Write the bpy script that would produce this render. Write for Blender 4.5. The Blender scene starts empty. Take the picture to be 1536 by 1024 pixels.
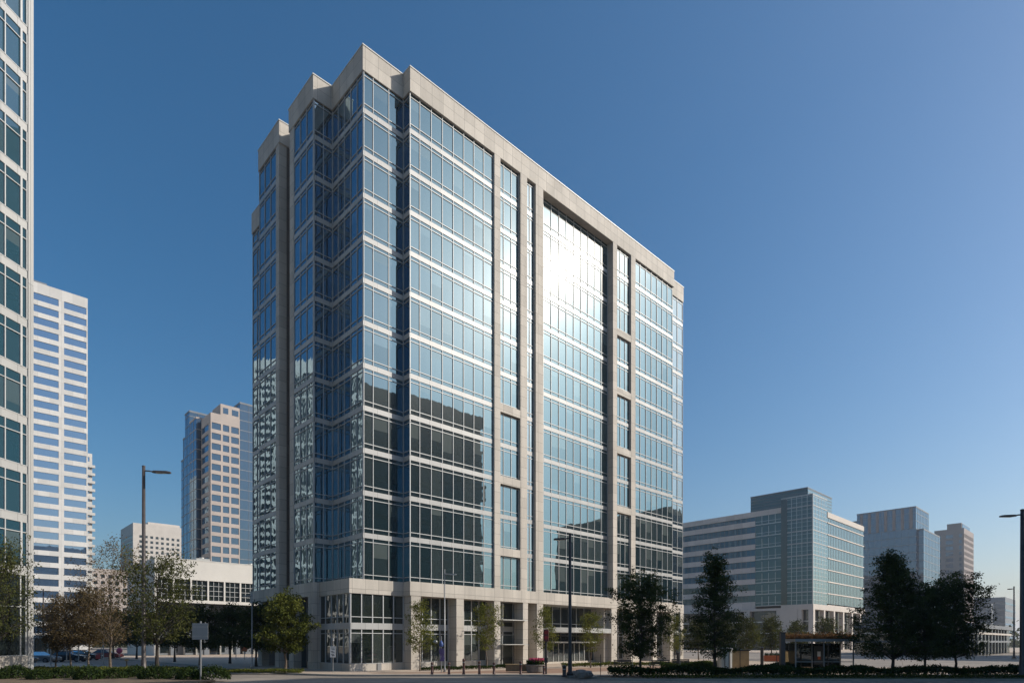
import bpy, math, random
from mathutils import Vector, Matrix
sc = bpy.context.scene
R = math.radians
F = 915.0          # focal length in photograph pixels
EYE = 2.6
HX, HY = 768.0, 963.0
TH = math.atan2(0.6903, 0.7235)
D1 = Vector((math.cos(TH), math.sin(TH))); D2 = Vector((-math.sin(TH), math.cos(TH)))
SUN_AZ = (1.0, 0.026); SUN_EL = 31.3
PZ = 0.13          # pavement height

def link(o): sc.collection.objects.link(o); return o
def at(px, Y): return ((px - HX) / F * Y, Y)

# ------------------------------------------------------------------ materials
MATS = {}
def newmat(name):
    m = bpy.data.materials.new(name); m.use_nodes = True
    nt = m.node_tree; nt.nodes.clear()
    out = nt.nodes.new('ShaderNodeOutputMaterial')
    MATS[name] = m
    return m, nt, out
def N(nt, t, **kw):
    n = nt.nodes.new(t)
    for k, v in kw.items():
        if k.startswith('i_'):
            key = k[2:]
            key = int(key) if key.isdigit() else key.replace('_', ' ')
            n.inputs[key].default_value = v
        else: setattr(n, k, v)
    return n
def c4(c): return (c[0], c[1], c[2], 1)

def surf(name, col, rough=0.6, metal=0.0, var=0.12, scale=1.5, joint=None, bump=0.0, col2=None, streak=False, spec=0.5, fine=0.0):
    """solid material with noise variation; joint=(w,h,x0,z0) adds panel joints on upright faces"""
    m, nt, out = newmat(name)
    b = N(nt, 'ShaderNodeBsdfPrincipled', i_Roughness=rough, i_Metallic=metal)
    b.inputs['Specular IOR Level'].default_value = spec
    tc = N(nt, 'ShaderNodeTexCoord')
    no = N(nt, 'ShaderNodeTexNoise', i_Scale=scale, i_Detail=6.0, i_Roughness=0.6)
    if streak:
        mp = N(nt, 'ShaderNodeMapping'); mp.inputs['Scale'].default_value = (1, 1, 0.12)
        nt.links.new(tc.outputs['Object'], mp.inputs[0]); nt.links.new(mp.outputs[0], no.inputs['Vector'])
    else:
        nt.links.new(tc.outputs['Object'], no.inputs['Vector'])
    mx = N(nt, 'ShaderNodeMix', data_type='RGBA')
    c2 = col2 or tuple(x * (1 - 2 * var) for x in col)
    mx.inputs[6].default_value = c4(tuple(min(1, x * (1 + var)) for x in col)); mx.inputs[7].default_value = c4(c2)
    rmp = N(nt, 'ShaderNodeMapRange', i_1=0.3, i_2=0.7)
    nt.links.new(no.outputs[0], rmp.inputs[0]); nt.links.new(rmp.outputs[0], mx.inputs[0])
    last = mx.outputs[2]
    if fine:
        nf = N(nt, 'ShaderNodeTexNoise', i_Scale=14.0, i_Detail=3.0)
        nt.links.new(tc.outputs['Object'], nf.inputs['Vector'])
        mr = N(nt, 'ShaderNodeMapRange', i_1=0.3, i_2=0.7, i_3=1 - fine, i_4=1 + fine)
        nt.links.new(nf.outputs[0], mr.inputs[0])
        vm = N(nt, 'ShaderNodeVectorMath', operation='SCALE'); nt.links.new(last, vm.inputs[0]); nt.links.new(mr.outputs[0], vm.inputs['Scale'])
        last = vm.outputs[0]
    if joint:
        w, h, x0, z0 = joint
        sp = N(nt, 'ShaderNodeSeparateXYZ'); nt.links.new(tc.outputs['Object'], sp.inputs[0])
        ad = N(nt, 'ShaderNodeMath', operation='ADD'); nt.links.new(sp.outputs[0], ad.inputs[0]); nt.links.new(sp.outputs[1], ad.inputs[1])
        def fr(src, off, per):
            a = N(nt, 'ShaderNodeMath', operation='SUBTRACT', i_1=off); nt.links.new(src, a.inputs[0])
            d = N(nt, 'ShaderNodeMath', operation='DIVIDE', i_1=per); nt.links.new(a.outputs[0], d.inputs[0])
            f = N(nt, 'ShaderNodeMath', operation='FRACT'); nt.links.new(d.outputs[0], f.inputs[0])
            l = N(nt, 'ShaderNodeMath', operation='LESS_THAN', i_1=0.03 / per); nt.links.new(f.outputs[0], l.inputs[0])
            fl = N(nt, 'ShaderNodeMath', operation='FLOOR'); nt.links.new(d.outputs[0], fl.inputs[0])
            return l.outputs[0], fl.outputs[0]
        j1, f1 = fr(ad.outputs[0], x0, w); j2, f2 = fr(sp.outputs[2], z0, h)
        mm = N(nt, 'ShaderNodeMath', operation='MAXIMUM'); nt.links.new(j1, mm.inputs[0]); nt.links.new(j2, mm.inputs[1])
        cb = N(nt, 'ShaderNodeCombineXYZ'); nt.links.new(f1, cb.inputs[0]); nt.links.new(f2, cb.inputs[1])
        wn = N(nt, 'ShaderNodeTexWhiteNoise', noise_dimensions='3D'); nt.links.new(cb.outputs[0], wn.inputs[0])
        pr = N(nt, 'ShaderNodeMapRange', i_1=0.0, i_2=1.0, i_3=0.90, i_4=1.08); nt.links.new(wn.outputs[0], pr.inputs[0])
        vs = N(nt, 'ShaderNodeVectorMath', operation='SCALE'); nt.links.new(last, vs.inputs[0]); nt.links.new(pr.outputs[0], vs.inputs['Scale'])
        m2 = N(nt, 'ShaderNodeMix', data_type='RGBA'); m2.inputs[7].default_value = c4(tuple(x * 0.4 for x in col))
        nt.links.new(vs.outputs[0], m2.inputs[6]); nt.links.new(mm.outputs[0], m2.inputs[0])
        last = m2.outputs[2]
    nt.links.new(last, b.inputs['Base Color'])
    if bump:
        bn = N(nt, 'ShaderNodeTexNoise', i_Scale=9.0, i_Detail=4.0); nt.links.new(tc.outputs['Object'], bn.inputs['Vector'])
        bp = N(nt, 'ShaderNodeBump', i_Strength=bump, i_Distance=0.03); nt.links.new(bn.outputs[0], bp.inputs['Height'])
        nt.links.new(bp.outputs[0], b.inputs['Normal'])
    nt.links.new(b.outputs[0], out.inputs[0])
    return m

def glass(name, base, tint, refl=0.3, wob=0.02, wscale=0.45, haze=0.06, hrough=0.3, attr=True, tight=0.0):
    """coated facade glass: dark body behind a sharp mirror coat, with a faint film that scatters the sun"""
    m, nt, out = newmat(name)
    tc = N(nt, 'ShaderNodeTexCoord')
    no = N(nt, 'ShaderNodeTexNoise', i_Scale=wscale, i_Detail=2.0, i_Roughness=0.45)
    mp = N(nt, 'ShaderNodeMapping'); mp.inputs['Scale'].default_value = (1.6, 1.6, 1.0)
    nt.links.new(tc.outputs['Object'], mp.inputs[0]); nt.links.new(mp.outputs[0], no.inputs['Vector'])
    bp = N(nt, 'ShaderNodeBump', i_Strength=1.0, i_Distance=wob); nt.links.new(no.outputs[0], bp.inputs['Height'])
    df = N(nt, 'ShaderNodeBsdfDiffuse')
    if attr:
        at_ = N(nt, 'ShaderNodeAttribute', attribute_name='tint')
        mx = N(nt, 'ShaderNodeMix', data_type='RGBA'); mx.inputs[6].default_value = c4(base)
        mx.inputs[7].default_value = c4((0.17, 0.20, 0.19))
        nt.links.new(at_.outputs['Fac'], mx.inputs[0]); nt.links.new(mx.outputs[2], df.inputs[0])
        wn = N(nt, 'ShaderNodeTexWhiteNoise', noise_dimensions='1D'); nt.links.new(at_.outputs['Fac'], wn.inputs['W'])
        vr = N(nt, 'ShaderNodeMix', data_type='RGBA'); vr.inputs[6].default_value = c4(tint); vr.inputs[7].default_value = c4(tuple(x * .84 for x in tint))
        nt.links.new(wn.outputs[0], vr.inputs[0])
    else: df.inputs[0].default_value = c4(base)
    g1 = N(nt, 'ShaderNodeBsdfGlossy', i_Roughness=0.012); g1.inputs[0].default_value = c4(tint)
    if attr: nt.links.new(vr.outputs[2], g1.inputs[0])
    g2 = N(nt, 'ShaderNodeBsdfGlossy', i_Roughness=hrough); g2.inputs[0].default_value = c4((1, 0.98, 0.95))
    nt.links.new(bp.outputs[0], g1.inputs['Normal'])
    fr = N(nt, 'ShaderNodeFresnel', i_IOR=1.5)
    mr = N(nt, 'ShaderNodeMapRange', i_1=0.0, i_2=1.0, i_3=refl, i_4=1.0); nt.links.new(fr.outputs[0], mr.inputs[0])
    gm = N(nt, 'ShaderNodeMixShader', i_0=haze); nt.links.new(g1.outputs[0], gm.inputs[1]); nt.links.new(g2.outputs[0], gm.inputs[2])
    if tight:
        g3 = N(nt, 'ShaderNodeBsdfGlossy', i_Roughness=0.155); gt = N(nt, 'ShaderNodeMixShader', i_0=tight)
        nt.links.new(gm.outputs[0], gt.inputs[1]); nt.links.new(g3.outputs[0], gt.inputs[2]); gm = gt
    ms = N(nt, 'ShaderNodeMixShader'); nt.links.new(mr.outputs[0], ms.inputs[0])
    nt.links.new(df.outputs[0], ms.inputs[1]); nt.links.new(gm.outputs[0], ms.inputs[2])
    nt.links.new(ms.outputs[0], out.inputs[0])
    return m

def leafmat(name, c1, c2, trans=0.3, scale=0.9):
    m, nt, out = newmat(name)
    tc = N(nt, 'ShaderNodeTexCoord')
    no = N(nt, 'ShaderNodeTexNoise', i_Scale=scale, i_Detail=3.0); nt.links.new(tc.outputs['Object'], no.inputs['Vector'])
    at_ = N(nt, 'ShaderNodeAttribute', attribute_name='tint')
    ad = N(nt, 'ShaderNodeMath', operation='ADD'); nt.links.new(no.outputs[0], ad.inputs[0]); nt.links.new(at_.outputs['Fac'], ad.inputs[1])
    mr = N(nt, 'ShaderNodeMapRange', i_1=0.5, i_2=1.35); nt.links.new(ad.outputs[0], mr.inputs[0])
    mx = N(nt, 'ShaderNodeMix', data_type='RGBA'); mx.inputs[6].default_value = c4(c1); mx.inputs[7].default_value = c4(c2)
    nt.links.new(mr.outputs[0], mx.inputs[0])
    d = N(nt, 'ShaderNodeBsdfDiffuse'); t = N(nt, 'ShaderNodeBsdfTranslucent')
    nt.links.new(mx.outputs[2], d.inputs[0]); nt.links.new(mx.outputs[2], t.inputs[0])
    ms = N(nt, 'ShaderNodeMixShader', i_0=trans); nt.links.new(d.outputs[0], ms.inputs[1]); nt.links.new(t.outputs[0], ms.inputs[2])
    nt.links.new(ms.outputs[0], out.inputs[0])
    return m

M = MATS
surf('concrete', (0.52, 0.475, 0.415), 0.75, var=0.10, scale=0.6, joint=(1.3, 1.08, 0.0, 54.77), bump=0.25, streak=True, fine=0.06)
surf('spandrel', (0.43, 0.43, 0.42), 0.42, var=0.05, scale=0.6, joint=(1.3, 50.0, 0.02, -20), streak=True, fine=0.03)
surf('mullion', (0.46, 0.47, 0.47), 0.5, metal=0.1, var=0.04)
surf('mullion_dark', (0.16, 0.17, 0.18), 0.4, metal=0.3, var=0.04)
surf('coping', (0.6, 0.59, 0.56), 0.45, var=0.04)
glass('glass', (0.007, 0.020, 0.025), (0.45, 0.76, 0.93), refl=0.235, wob=0.006, wscale=0.35, haze=0.028, hrough=0.29, tight=0.024)
glass('glass_side', (0.006, 0.022, 0.040), (0.62, 0.86, 1.0), refl=0.30, wob=0.013, wscale=0.5, haze=0.03, hrough=0.32)
glass('glass_lobby', (0.012, 0.018, 0.018), (0.85, 0.9, 0.9), refl=0.12, wob=0.01, haze=0.03)
glass('glass_far', (0.02, 0.06, 0.13), (0.74, 0.88, 1.0), refl=0.42, wob=0.01, wscale=0.25, haze=0.03, attr=False)
glass('glass_band', (0.03, 0.13, 0.19), (0.6, 0.8, 1.0), refl=0.0, wob=0.0, wscale=0.25, haze=0.03, attr=False)
glass('glass_edge', (0.018, 0.065, 0.095), (0.7, 0.85, 0.95), refl=0.16, wob=0.01, wscale=0.25, haze=0.03)
glass('glass_teal_sunlit', (0.02, 0.05, 0.06), (0.65, 0.88, 0.98), refl=0.25, wob=0.02, wscale=0.3, haze=0.03, attr=False)  # lit copy of the teal glass, sunny-side brightness put into its reflectance
glass('glass_teal', (0.020, 0.072, 0.078), (0.60, 0.88, 0.95), refl=0.03, wob=0.05, wscale=0.3, haze=0.05, attr=False)
glass('glass_blue', (0.018, 0.045, 0.08), (0.60, 0.82, 1.0), refl=0.12, wob=0.03, wscale=0.2, haze=0.05, attr=False)
glass('glass_dark', (0.012, 0.018, 0.02), (0.6, 0.65, 0.62), refl=0.06, wob=0.02, haze=0.03, attr=False)
glass('car_glass', (0.01, 0.012, 0.014), (0.9, 0.9, 0.9), refl=0.05, wob=0.0, haze=0.0, attr=False)
surf('stone_white', (0.60, 0.585, 0.56), 0.7, var=0.05, scale=0.3, joint=(3.0, 3.72, 0, 0), fine=0.04)
surf('stone_pale', (0.55, 0.50, 0.45), 0.75, var=0.05, scale=0.2, fine=0.03)
surf('stone_pink', (0.44, 0.375, 0.335), 0.75, var=0.06, scale=0.2, fine=0.03)
surf('stone_beige', (0.66, 0.58, 0.52), 0.75, var=0.05, scale=0.2, fine=0.03, joint=(3.0, 2.0, 0, 0))
surf('stone_brown', (0.30, 0.25, 0.235), 0.8, var=0.06, scale=0.2)
surf('render_white', (0.62, 0.60, 0.56), 0.7, var=0.04, scale=0.3)
surf('dark_clad', (0.055, 0.06, 0.06), 0.6, var=0.15, scale=0.4)
surf('grey_clad', (0.17, 0.19, 0.215), 0.6, var=0.1, scale=0.4)
surf('asphalt', (0.27, 0.23, 0.19), 0.85, var=0.18, scale=0.25, fine=0.15, bump=0.3)
surf('paint', (0.55, 0.55, 0.53), 0.7, var=0.12, scale=4)
surf('recess_stone_shaded', (0.16, 0.135, 0.12), 0.85, var=0.1, scale=0.4, joint=(1.3, 1.08, 0, 0), streak=True)  # brown stone, darkened further to carry the slot's deep shade
surf('paving', (0.47, 0.375, 0.29), 0.85, var=0.08, scale=0.4, fine=0.06)
surf('paving_red', (0.30, 0.185, 0.125), 0.85, var=0.10, scale=0.6, fine=0.08)
surf('kerb', (0.33, 0.30, 0.26), 0.8, var=0.10, scale=0.8)
surf('soil', (0.16, 0.115, 0.075), 0.95, var=0.25, scale=1.2, fine=0.2)
surf('lawn', (0.055, 0.085, 0.022), 0.95, var=0.3, scale=0.9, fine=0.25, bump=0.5)
surf('terrain', (0.11, 0.115, 0.08), 0.95, var=0.25, scale=0.02)
surf('bark', (0.15, 0.115, 0.085), 0.9, var=0.25, scale=5, bump=0.5)
surf('bark_pale', (0.20, 0.15, 0.11), 0.9, var=0.2, scale=5, bump=0.5)
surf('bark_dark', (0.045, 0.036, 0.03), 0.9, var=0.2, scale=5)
surf('pole_dark', (0.035, 0.032, 0.032), 0.45, metal=0.2, var=0.1, scale=2)
surf('pole_bronze', (0.085, 0.072, 0.068), 0.45, metal=0.2, var=0.1, scale=2)
surf('pole_grey', (0.32, 0.32, 0.32), 0.4, metal=0.5, var=0.08, scale=3)
surf('lens', (0.55, 0.55, 0.5), 0.3, var=0.02)
surf('sign_grey', (0.26, 0.27, 0.28), 0.45, metal=0.4, var=0.05)
surf('sign_white', (0.72, 0.72, 0.7), 0.5, var=0.03)
surf('sign_ink', (0.05, 0.05, 0.07), 0.6, var=0.03)
surf('red', (0.45, 0.03, 0.03), 0.5, var=0.1)
surf('red_dark', (0.13, 0.03, 0.025), 0.6, var=0.1)
surf('pink', (0.55, 0.08, 0.16), 0.6, var=0.1)
surf('orange', (0.55, 0.13, 0.04), 0.6, var=0.1)
surf('purple', (0.14, 0.10, 0.24), 0.7, var=0.15, scale=3)
surf('blue', (0.05, 0.10, 0.30), 0.6, var=0.1)
surf('bollard_brown', (0.085, 0.035, 0.028), 0.5, var=0.15)
surf('wood', (0.26, 0.17, 0.09), 0.8, var=0.15, scale=3)
surf('wood_gold', (0.45, 0.31, 0.15), 0.7, var=0.12, scale=2)
surf('steel_light', (0.55, 0.55, 0.53), 0.35, metal=0.5, var=0.05)
surf('car_white', (0.6, 0.6, 0.6), 0.3, var=0.02)
surf('car_silver', (0.16, 0.165, 0.17), 0.35, metal=0.3, var=0.02)
surf('car_black', (0.02, 0.02, 0.023), 0.25, var=0.02)
surf('car_red', (0.28, 0.02, 0.02), 0.3, var=0.02)
surf('rubber', (0.02, 0.02, 0.02), 0.8, var=0.1)
surf('lamp_red', (0.35, 0.01, 0.01), 0.3, var=0.02)
surf('rock', (0.22, 0.20, 0.18), 0.9, var=0.2, scale=3)
leafmat('leaf_green', (0.032, 0.044, 0.012), (0.14, 0.15, 0.035), 0.3)
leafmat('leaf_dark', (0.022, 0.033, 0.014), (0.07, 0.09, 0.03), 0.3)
leafmat('leaf_olive', (0.035, 0.045, 0.016), (0.105, 0.11, 0.035))
leafmat('leaf_lime', (0.075, 0.09, 0.018), (0.20, 0.20, 0.05))
leafmat('leaf_brown', (0.10, 0.072, 0.035), (0.21, 0.155, 0.075))
leafmat('leaf_hedge', (0.02, 0.036, 0.012), (0.06, 0.085, 0.025))
leafmat('leaf_cover', (0.07, 0.085, 0.015), (0.19, 0.20, 0.05))
leafmat('leaf_reed', (0.12, 0.05, 0.025), (0.22, 0.13, 0.06))

# ------------------------------------------------------------------ mesh builder
class MB:
    def __init__(s): s.v = []; s.f = []; s.t = []; s.tint = False
    def face(s, pts, t=0.0):
        n = len(s.v); s.v.extend(pts); s.f.append(tuple(range(n, n + len(pts)))); s.t.append(t)
        if t: s.tint = True
    def box(s, x0, x1, y0, y1, z0, z1):
        if x0 > x1: x0, x1 = x1, x0
        if y0 > y1: y0, y1 = y1, y0
        n = len(s.v)
        s.v += [(x0, y0, z0), (x1, y0, z0), (x1, y1, z0), (x0, y1, z0), (x0, y0, z1), (x1, y0, z1), (x1, y1, z1), (x0, y1, z1)]
        for q in ((0, 3, 2, 1), (4, 5, 6, 7), (0, 1, 5, 4), (1, 2, 6, 5), (2, 3, 7, 6), (3, 0, 4, 7)):
            s.f.append(tuple(n + i for i in q)); s.t.append(0.0)
        return s
    def prism(s, poly, z0, z1):
        a = sum(poly[i][0] * poly[(i + 1) % len(poly)][1] - poly[(i + 1) % len(poly)][0] * poly[i][1] for i in range(len(poly)))
        if a < 0: poly = poly[::-1]
        n = len(s.v); k = len(poly)
        s.v += [(x, y, z0) for x, y in poly] + [(x, y, z1) for x, y in poly]
        s.f.append(tuple(n + i for i in range(k))[::-1]); s.f.append(tuple(n + k + i for i in range(k)))
        for i in range(k):
            j = (i + 1) % k; s.f.append((n + i, n + j, n + k + j, n + k + i))
        s.t += [0.0] * (k + 2)
        return s
    def tube(s, pts, rads, seg=8, cap=True):
        pts = [Vector(p) for p in pts]; n0 = len(s.v)
        for i, p in enumerate(pts):
            d = (pts[min(i + 1, len(pts) - 1)] - pts[max(i - 1, 0)])
            if d.length < 1e-6: d = Vector((0, 0, 1))
            d.normalize()
            a = d.cross(Vector((0, 1, 0))) if abs(d.y) < 0.9 else d.cross(Vector((1, 0, 0)))
            a.normalize(); b = d.cross(a); r = rads[i] if hasattr(rads, '__len__') else rads
            for k in range(seg):
                an = 2 * math.pi * k / seg
                s.v.append(tuple(p + (a * math.cos(an) + b * math.sin(an)) * r))
        for i in range(len(pts) - 1):
            for k in range(seg):
                k2 = (k + 1) % seg
                s.f.append((n0 + i * seg + k, n0 + i * seg + k2, n0 + (i + 1) * seg + k2, n0 + (i + 1) * seg + k)); s.t.append(0.0)
        if cap:
            s.f.append(tuple(n0 + k for k in range(seg))[::-1]); s.f.append(tuple(n0 + (len(pts) - 1) * seg + k for k in range(seg))); s.t += [0.0, 0.0]
        return s
    def lathe(s, prof, seg=16, cx=0, cy=0):
        return s.tube([(cx, cy, z) for r, z in prof], [r for r, z in prof], seg)
    def build(s, name, mat, parent=None, smooth=False, loc=None):
        me = bpy.data.meshes.new(name); me.from_pydata(s.v, [], s.f); me.materials.append(M[mat] if isinstance(mat, str) else mat)
        if s.tint:
            a = me.attributes.new('tint', 'FLOAT', 'FACE'); a.data.foreach_set('value', s.t)
        if smooth:
            me.polygons.foreach_set('use_smooth', [True] * len(me.polygons))
        me.update()
        o = link(bpy.data.objects.new(name, me))
        if parent: o.parent = parent
        if loc: o.location = loc
        return o

def tag(o, label=None, cat=None, group=None, kind=None):
    if label: o['label'] = label
    if cat: o['category'] = cat
    if group: o['group'] = group
    if kind: o['kind'] = kind
    return o
def thing(name, label, cat, loc=(0, 0, 0), rz=0.0, group=None):
    o = link(bpy.data.objects.new(name, None)); o.location = loc; o.rotation_euler = (0, 0, rz)
    o.empty_display_size = 0.5
    return tag(o, label, cat, group)
def copy_tree(o, parent=None):
    c = o.copy(); link(c)
    if parent: c.parent = parent
    for ch in list(o.children): copy_tree(ch, c)
    return c

def bevel(o, w, seg=2):
    b = o.modifiers.new('bevel', 'BEVEL'); b.width = w; b.segments = seg; b.limit_method = 'ANGLE'
    return o

# ------------------------------------------------------------------ main tower
rnd = random.Random(7)
C0 = Vector((-13.03, 53.46))
tower = thing('office_tower', 'tall glass office tower with concrete piers, sun glaring off its front', 'office tower', (C0.x, C0.y, 0), TH)
FH = 3.72
BZ = [49.2 - FH * k for k in range(11)]        # spandrel centres
TOPZ, PAR = 54.77, 52.6
BH = 0.225
def mods(a, b, step=1.3, first=None):
    """mullion positions between a and b; the odd short pane comes first"""
    n = max(1, round((b - a) / step)); out = [a]
    if first: out.append(a + first); n = max(1, round((b - a - first) / step)); s = a + first
    else: s = a
    st = (b - s) / n
    out += [s + st * (i + 1) for i in range(n)]
    return out
def fbox(mb, face, p, t0, t1, d0, d1, z0, z1):
    if face == 'R': mb.box(t0, t1, p - d1, p - d0, z0, z1)
    else: mb.box(p - d1, p - d0, t0, t1, z0, z1)
def fquad(mb, face, p, t0, t1, z0, z1, ta, tb, tint, cz=None, ct=None):
    ct = (t0 + t1) / 2 if ct is None else ct; cz = (z0 + z1) / 2 if cz is None else cz
    def P(t, z):
        d = ta * (t - ct) + tb * (z - cz)
        return (t, p - d, z) if face == 'R' else (p - d, t, z)
    q = [P(t0, z0), P(t1, z0), P(t1, z1), P(t0, z1)]
    if face != 'R': q = q[::-1]
    mb.face(q, tint)
def window(gb, fb, face, p, z0, z1, ms, lo=0.40, hi=0.33, tilt=0.0007, mw=0.027, proud=0.07, trans=True, blinds=0.35):
    a, b = ms[0], ms[-1]
    for i in range(len(ms) - 1):
        t0, t1 = ms[i], ms[i + 1]
        rows = [(z0, z0 + lo), (z0 + lo, z1 - hi), (z1 - hi, z1)] if trans else [(z0, z1)]
        ta, tb = rnd.gauss(0, tilt), rnd.gauss(0, tilt)
        base = rnd.choice((0.0, 0.04, 0.09, 0.0, 0.16))
        for r_, (za, zb) in enumerate(rows):
            if r_ == 1 and rnd.random() < blinds:
                zc = zb - (zb - za) * rnd.uniform(0.12, 0.75)
                fquad(gb, face, p, t0, t1, za, zc, ta, tb, base + 0.001, (za + zb) / 2)
                fquad(gb, face, p, t0, t1, zc, zb, ta, tb, base + rnd.uniform(0.18, 0.45), (za + zb) / 2)
            else:
                fquad(gb, face, p, t0, t1, za, zb, ta + rnd.gauss(0, tilt * .4), tb, (base if r_ == 1 else 0.02) + 0.001)
    for t in ms:
        w = mw
        t_ = min(max(t, a + w), b - w)
        fbox(fb, face, p, t_ - w, t_ + w, -0.02, proud, z0, z1)
    if trans:
        for z in (z0 + lo, z1 - hi): fbox(fb, face, p, a, b, -0.02, proud - 0.015, z - 0.032, z + 0.032)

# vertical strips: (face, plane, a, b, mullions, glass material, own windows?, inset name)
V0 = -1.15
strips = [
 ('R', 0.0, 0.0, 4.15, mods(0.0, 4.15, 1.3, 0.95), 'glass', True),
 ('R', V0 + 0.12, 0.0 + 4.15, 14.33, mods(4.15, 14.33, 1.3, 1.07), 'glass', True),
 ('R', V0 + 0.22, 15.15, 18.06, mods(15.15, 18.06, 1.1, 0.72), 'glass', True),
 ('R', V0 + 0.22, 19.06, 20.40, mods(19.06, 20.40, 0.67), 'glass', False),
 ('R', V0 + 0.78, 21.57, 34.25, mods(21.57, 34.25, 1.3, 0.9), 'glass', True),
 ('R', V0 + 0.20, 35.10, 38.09, mods(35.10, 38.09, 1.0), 'glass', True),
 ('R', V0 + 0.12, 39.05, 48.25, mods(39.05, 48.25, 1.3), 'glass', True),
 ('R', 0.0, 48.25, 52.7, mods(48.25, 52.7, 1.3), 'glass', False),
 ('L', 0.0, 0.0, 5.63, mods(0.0, 5.63, 1.3, 1.0), 'glass_side', True),
 ('L', -1.88, 5.63, 9.75, mods(5.63, 9.75, 1.3), 'glass_side', True),
 ('R', 5.63, -1.88, 0.0, mods(-1.88, 0.0, 0.94), 'glass_side', False),
 ('L', 4.15, V0, 0.0, mods(V0, 0.0, 1.2), 'glass_side', False),
 ('L', -2.1, 13.4, 17.79, mods(13.4, 17.79, 1.3), 'glass_side', False),
 ('L', -1.85, 17.79, 20.3, mods(17.79, 20.3, 1.25), 'glass_side', False),
]
rest_g, rest_f = MB(), MB()
for (face, p, a, b, ms, gm, own) in strips:
    lowtop = (face == 'L' and p == -1.85)
    for k in range(12):
        z1 = PAR if k == 0 else BZ[k - 1] - BH
        z0 = BZ[k] + BH if k < 11 else 8.15
        if lowtop and k == 0: continue
        g, f = (MB(), MB()) if own else (rest_g, rest_f)
        if lowtop and k == 1: z1 = BZ[0] - 1.9
        window(g, f, face, p, z0, z1, ms)
        if own:
            w = g.build('window', gm, tower); f.build('window_frame', 'mullion', w)
w = rest_g.build('window', 'glass_side', tower); w['kind'] = 'stuff'; f = rest_f.build('window_frame', 'mullion', w); f['kind'] = 'stuff'

# spandrel bands, one mesh per storey
def band(mb, z0, z1, pr=0.05, skip=()):
    for i, (face, p, a, b, ms, gm, own) in enumerate(strips):
        if i in skip: continue
        pr_ = pr + (0.0025 if face == 'L' else 0)
        a_, b_ = a, b
        if i == 0: a_, b_ = -pr, 4.15
        if i == 1: a_ = 4.15 - pr
        if i == 9: a_ = 5.63 - pr
        if i == 13: b_ = 20.33
        if i == 10: a_, b_ = -1.88, 0 - pr - .003
        if i == 11: a_, b_ = V0 + .12, 0 - pr
        fbox(mb, face, p, a_, b_, -0.08, pr_, z0, z1)
for k in range(11):
    off = []
    if k in (6, 8, 10): off.append(2)
    if k in (2, 4, 6, 8): off.append(5)
    if k == 0: off.append(13)
    for run in ([0, 1, 8, 9, 10, 11], [2], [3], [4], [5], [6, 7], [12, 13]):
        if [i for i in run if i not in off]:
            sb = MB(); band(sb, BZ[k] - BH, BZ[k] + BH, skip=[i for i in range(14) if i not in run or i in off])
            sb.build('spandrel_band', 'spandrel', tower)
# concrete frame: piers, parapet, podium band, cross beams
pier = MB()
def pr_(x0, x1, y0, y1, z0, z1, name='pier', mat='concrete'):
    m = MB(); m.box(x0, x1, y0, y1, z0, z1); return m.build(name, mat, tower)
for a, b, z0 in ((14.33, 15.15, 0), (18.06, 19.06, 0), (20.40, 21.57, 0), (34.25, 35.10, 0), (38.09, 39.05, 0)):
    pr_(a, b, V0 - 0.12, V0 + 1.05, 8.15 - .004, PAR + .002)
pr_(-1.95, -1.2, 9.75, 10.68, 8.1, PAR)                # left-hand pier of the second bay
pr_(-2.17, -1.4, 12.66, 13.4, 8.1, PAR)
# solid cores behind the glass
core = MB()
core.box(0.3, 52.4, 0.3, 20.0, 6.9, PAR); core.box(0.3, 52.4, 2.3, 20.0, 0.2, 6.88); core.box(4.45, 47.9, V0 + 1.1, 0.31, 8.2, PAR); core.box(-1.5, 0.31, 5.95, 10.66, 8.2, PAR)
core.box(-1.7, 0.31, 13.0, 17.7, 8.2, PAR); core.box(-1.5, 0.31, 17.7, 20.0, 8.2, BZ[0] - 1.2)
core.build('core', 'dark_clad', tower)
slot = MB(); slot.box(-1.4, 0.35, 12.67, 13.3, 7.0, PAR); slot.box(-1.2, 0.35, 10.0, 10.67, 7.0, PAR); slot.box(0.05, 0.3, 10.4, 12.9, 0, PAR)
slot.build('recess_wall', 'recess_stone_shaded', tower)
for x, ys in ((52.7, None),):
    e = MB(); e.box(52.4, 52.72, 0.02, 20.0, 0, PAR); e.box(0.3, 52.4, 20.0, 20.3, 0, PAR); e.build('rear_wall', 'concrete', tower)
pp = MB()
outline = [(-.0, 0), (4.15, 0), (4.15, V0), (48.25, V0), (48.25, 0), (52.7, 0), (52.7, 20.3), (-0.5, 20.3), (-0.5, 17.79), (-2.1, 17.79), (-2.1, 12.66), (0.1, 12.66), (0.1, 10.68), (-1.88, 10.68), (-1.88, 5.63), (0, 5.63)]
def grow(poly, d):
    n = len(poly); out = []
    for i in range(n):
        x0, y0 = poly[i - 1]; x1, y1 = poly[i]; x2, y2 = poly[(i + 1) % n]
        def nrm(ax, ay, bx, by):
            l = math.hypot(bx - ax, by - ay); return ((by - ay) / l, -(bx - ax) / l)
        n1 = nrm(x0, y0, x1, y1); n2 = nrm(x1, y1, x2, y2)
        out.append((x1 + (n1[0] + n2[0]) * d, y1 + (n1[1] + n2[1]) * d))
    return out
pp.prism(grow(outline, 0.12), PAR, TOPZ)
pp.build('parapet', 'concrete', tower)
cp = MB(); cp.prism(grow(outline, 0.17), TOPZ + 0.002, TOPZ + 0.10); cp.build('coping', 'coping', tower)
lp = MB(); lp.box(-1.97, -0.4, 17.8, 20.42, BZ[0] - 1.9, BZ[0] + 0.32); lp.build('low_parapet', 'concrete', tower)
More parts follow.
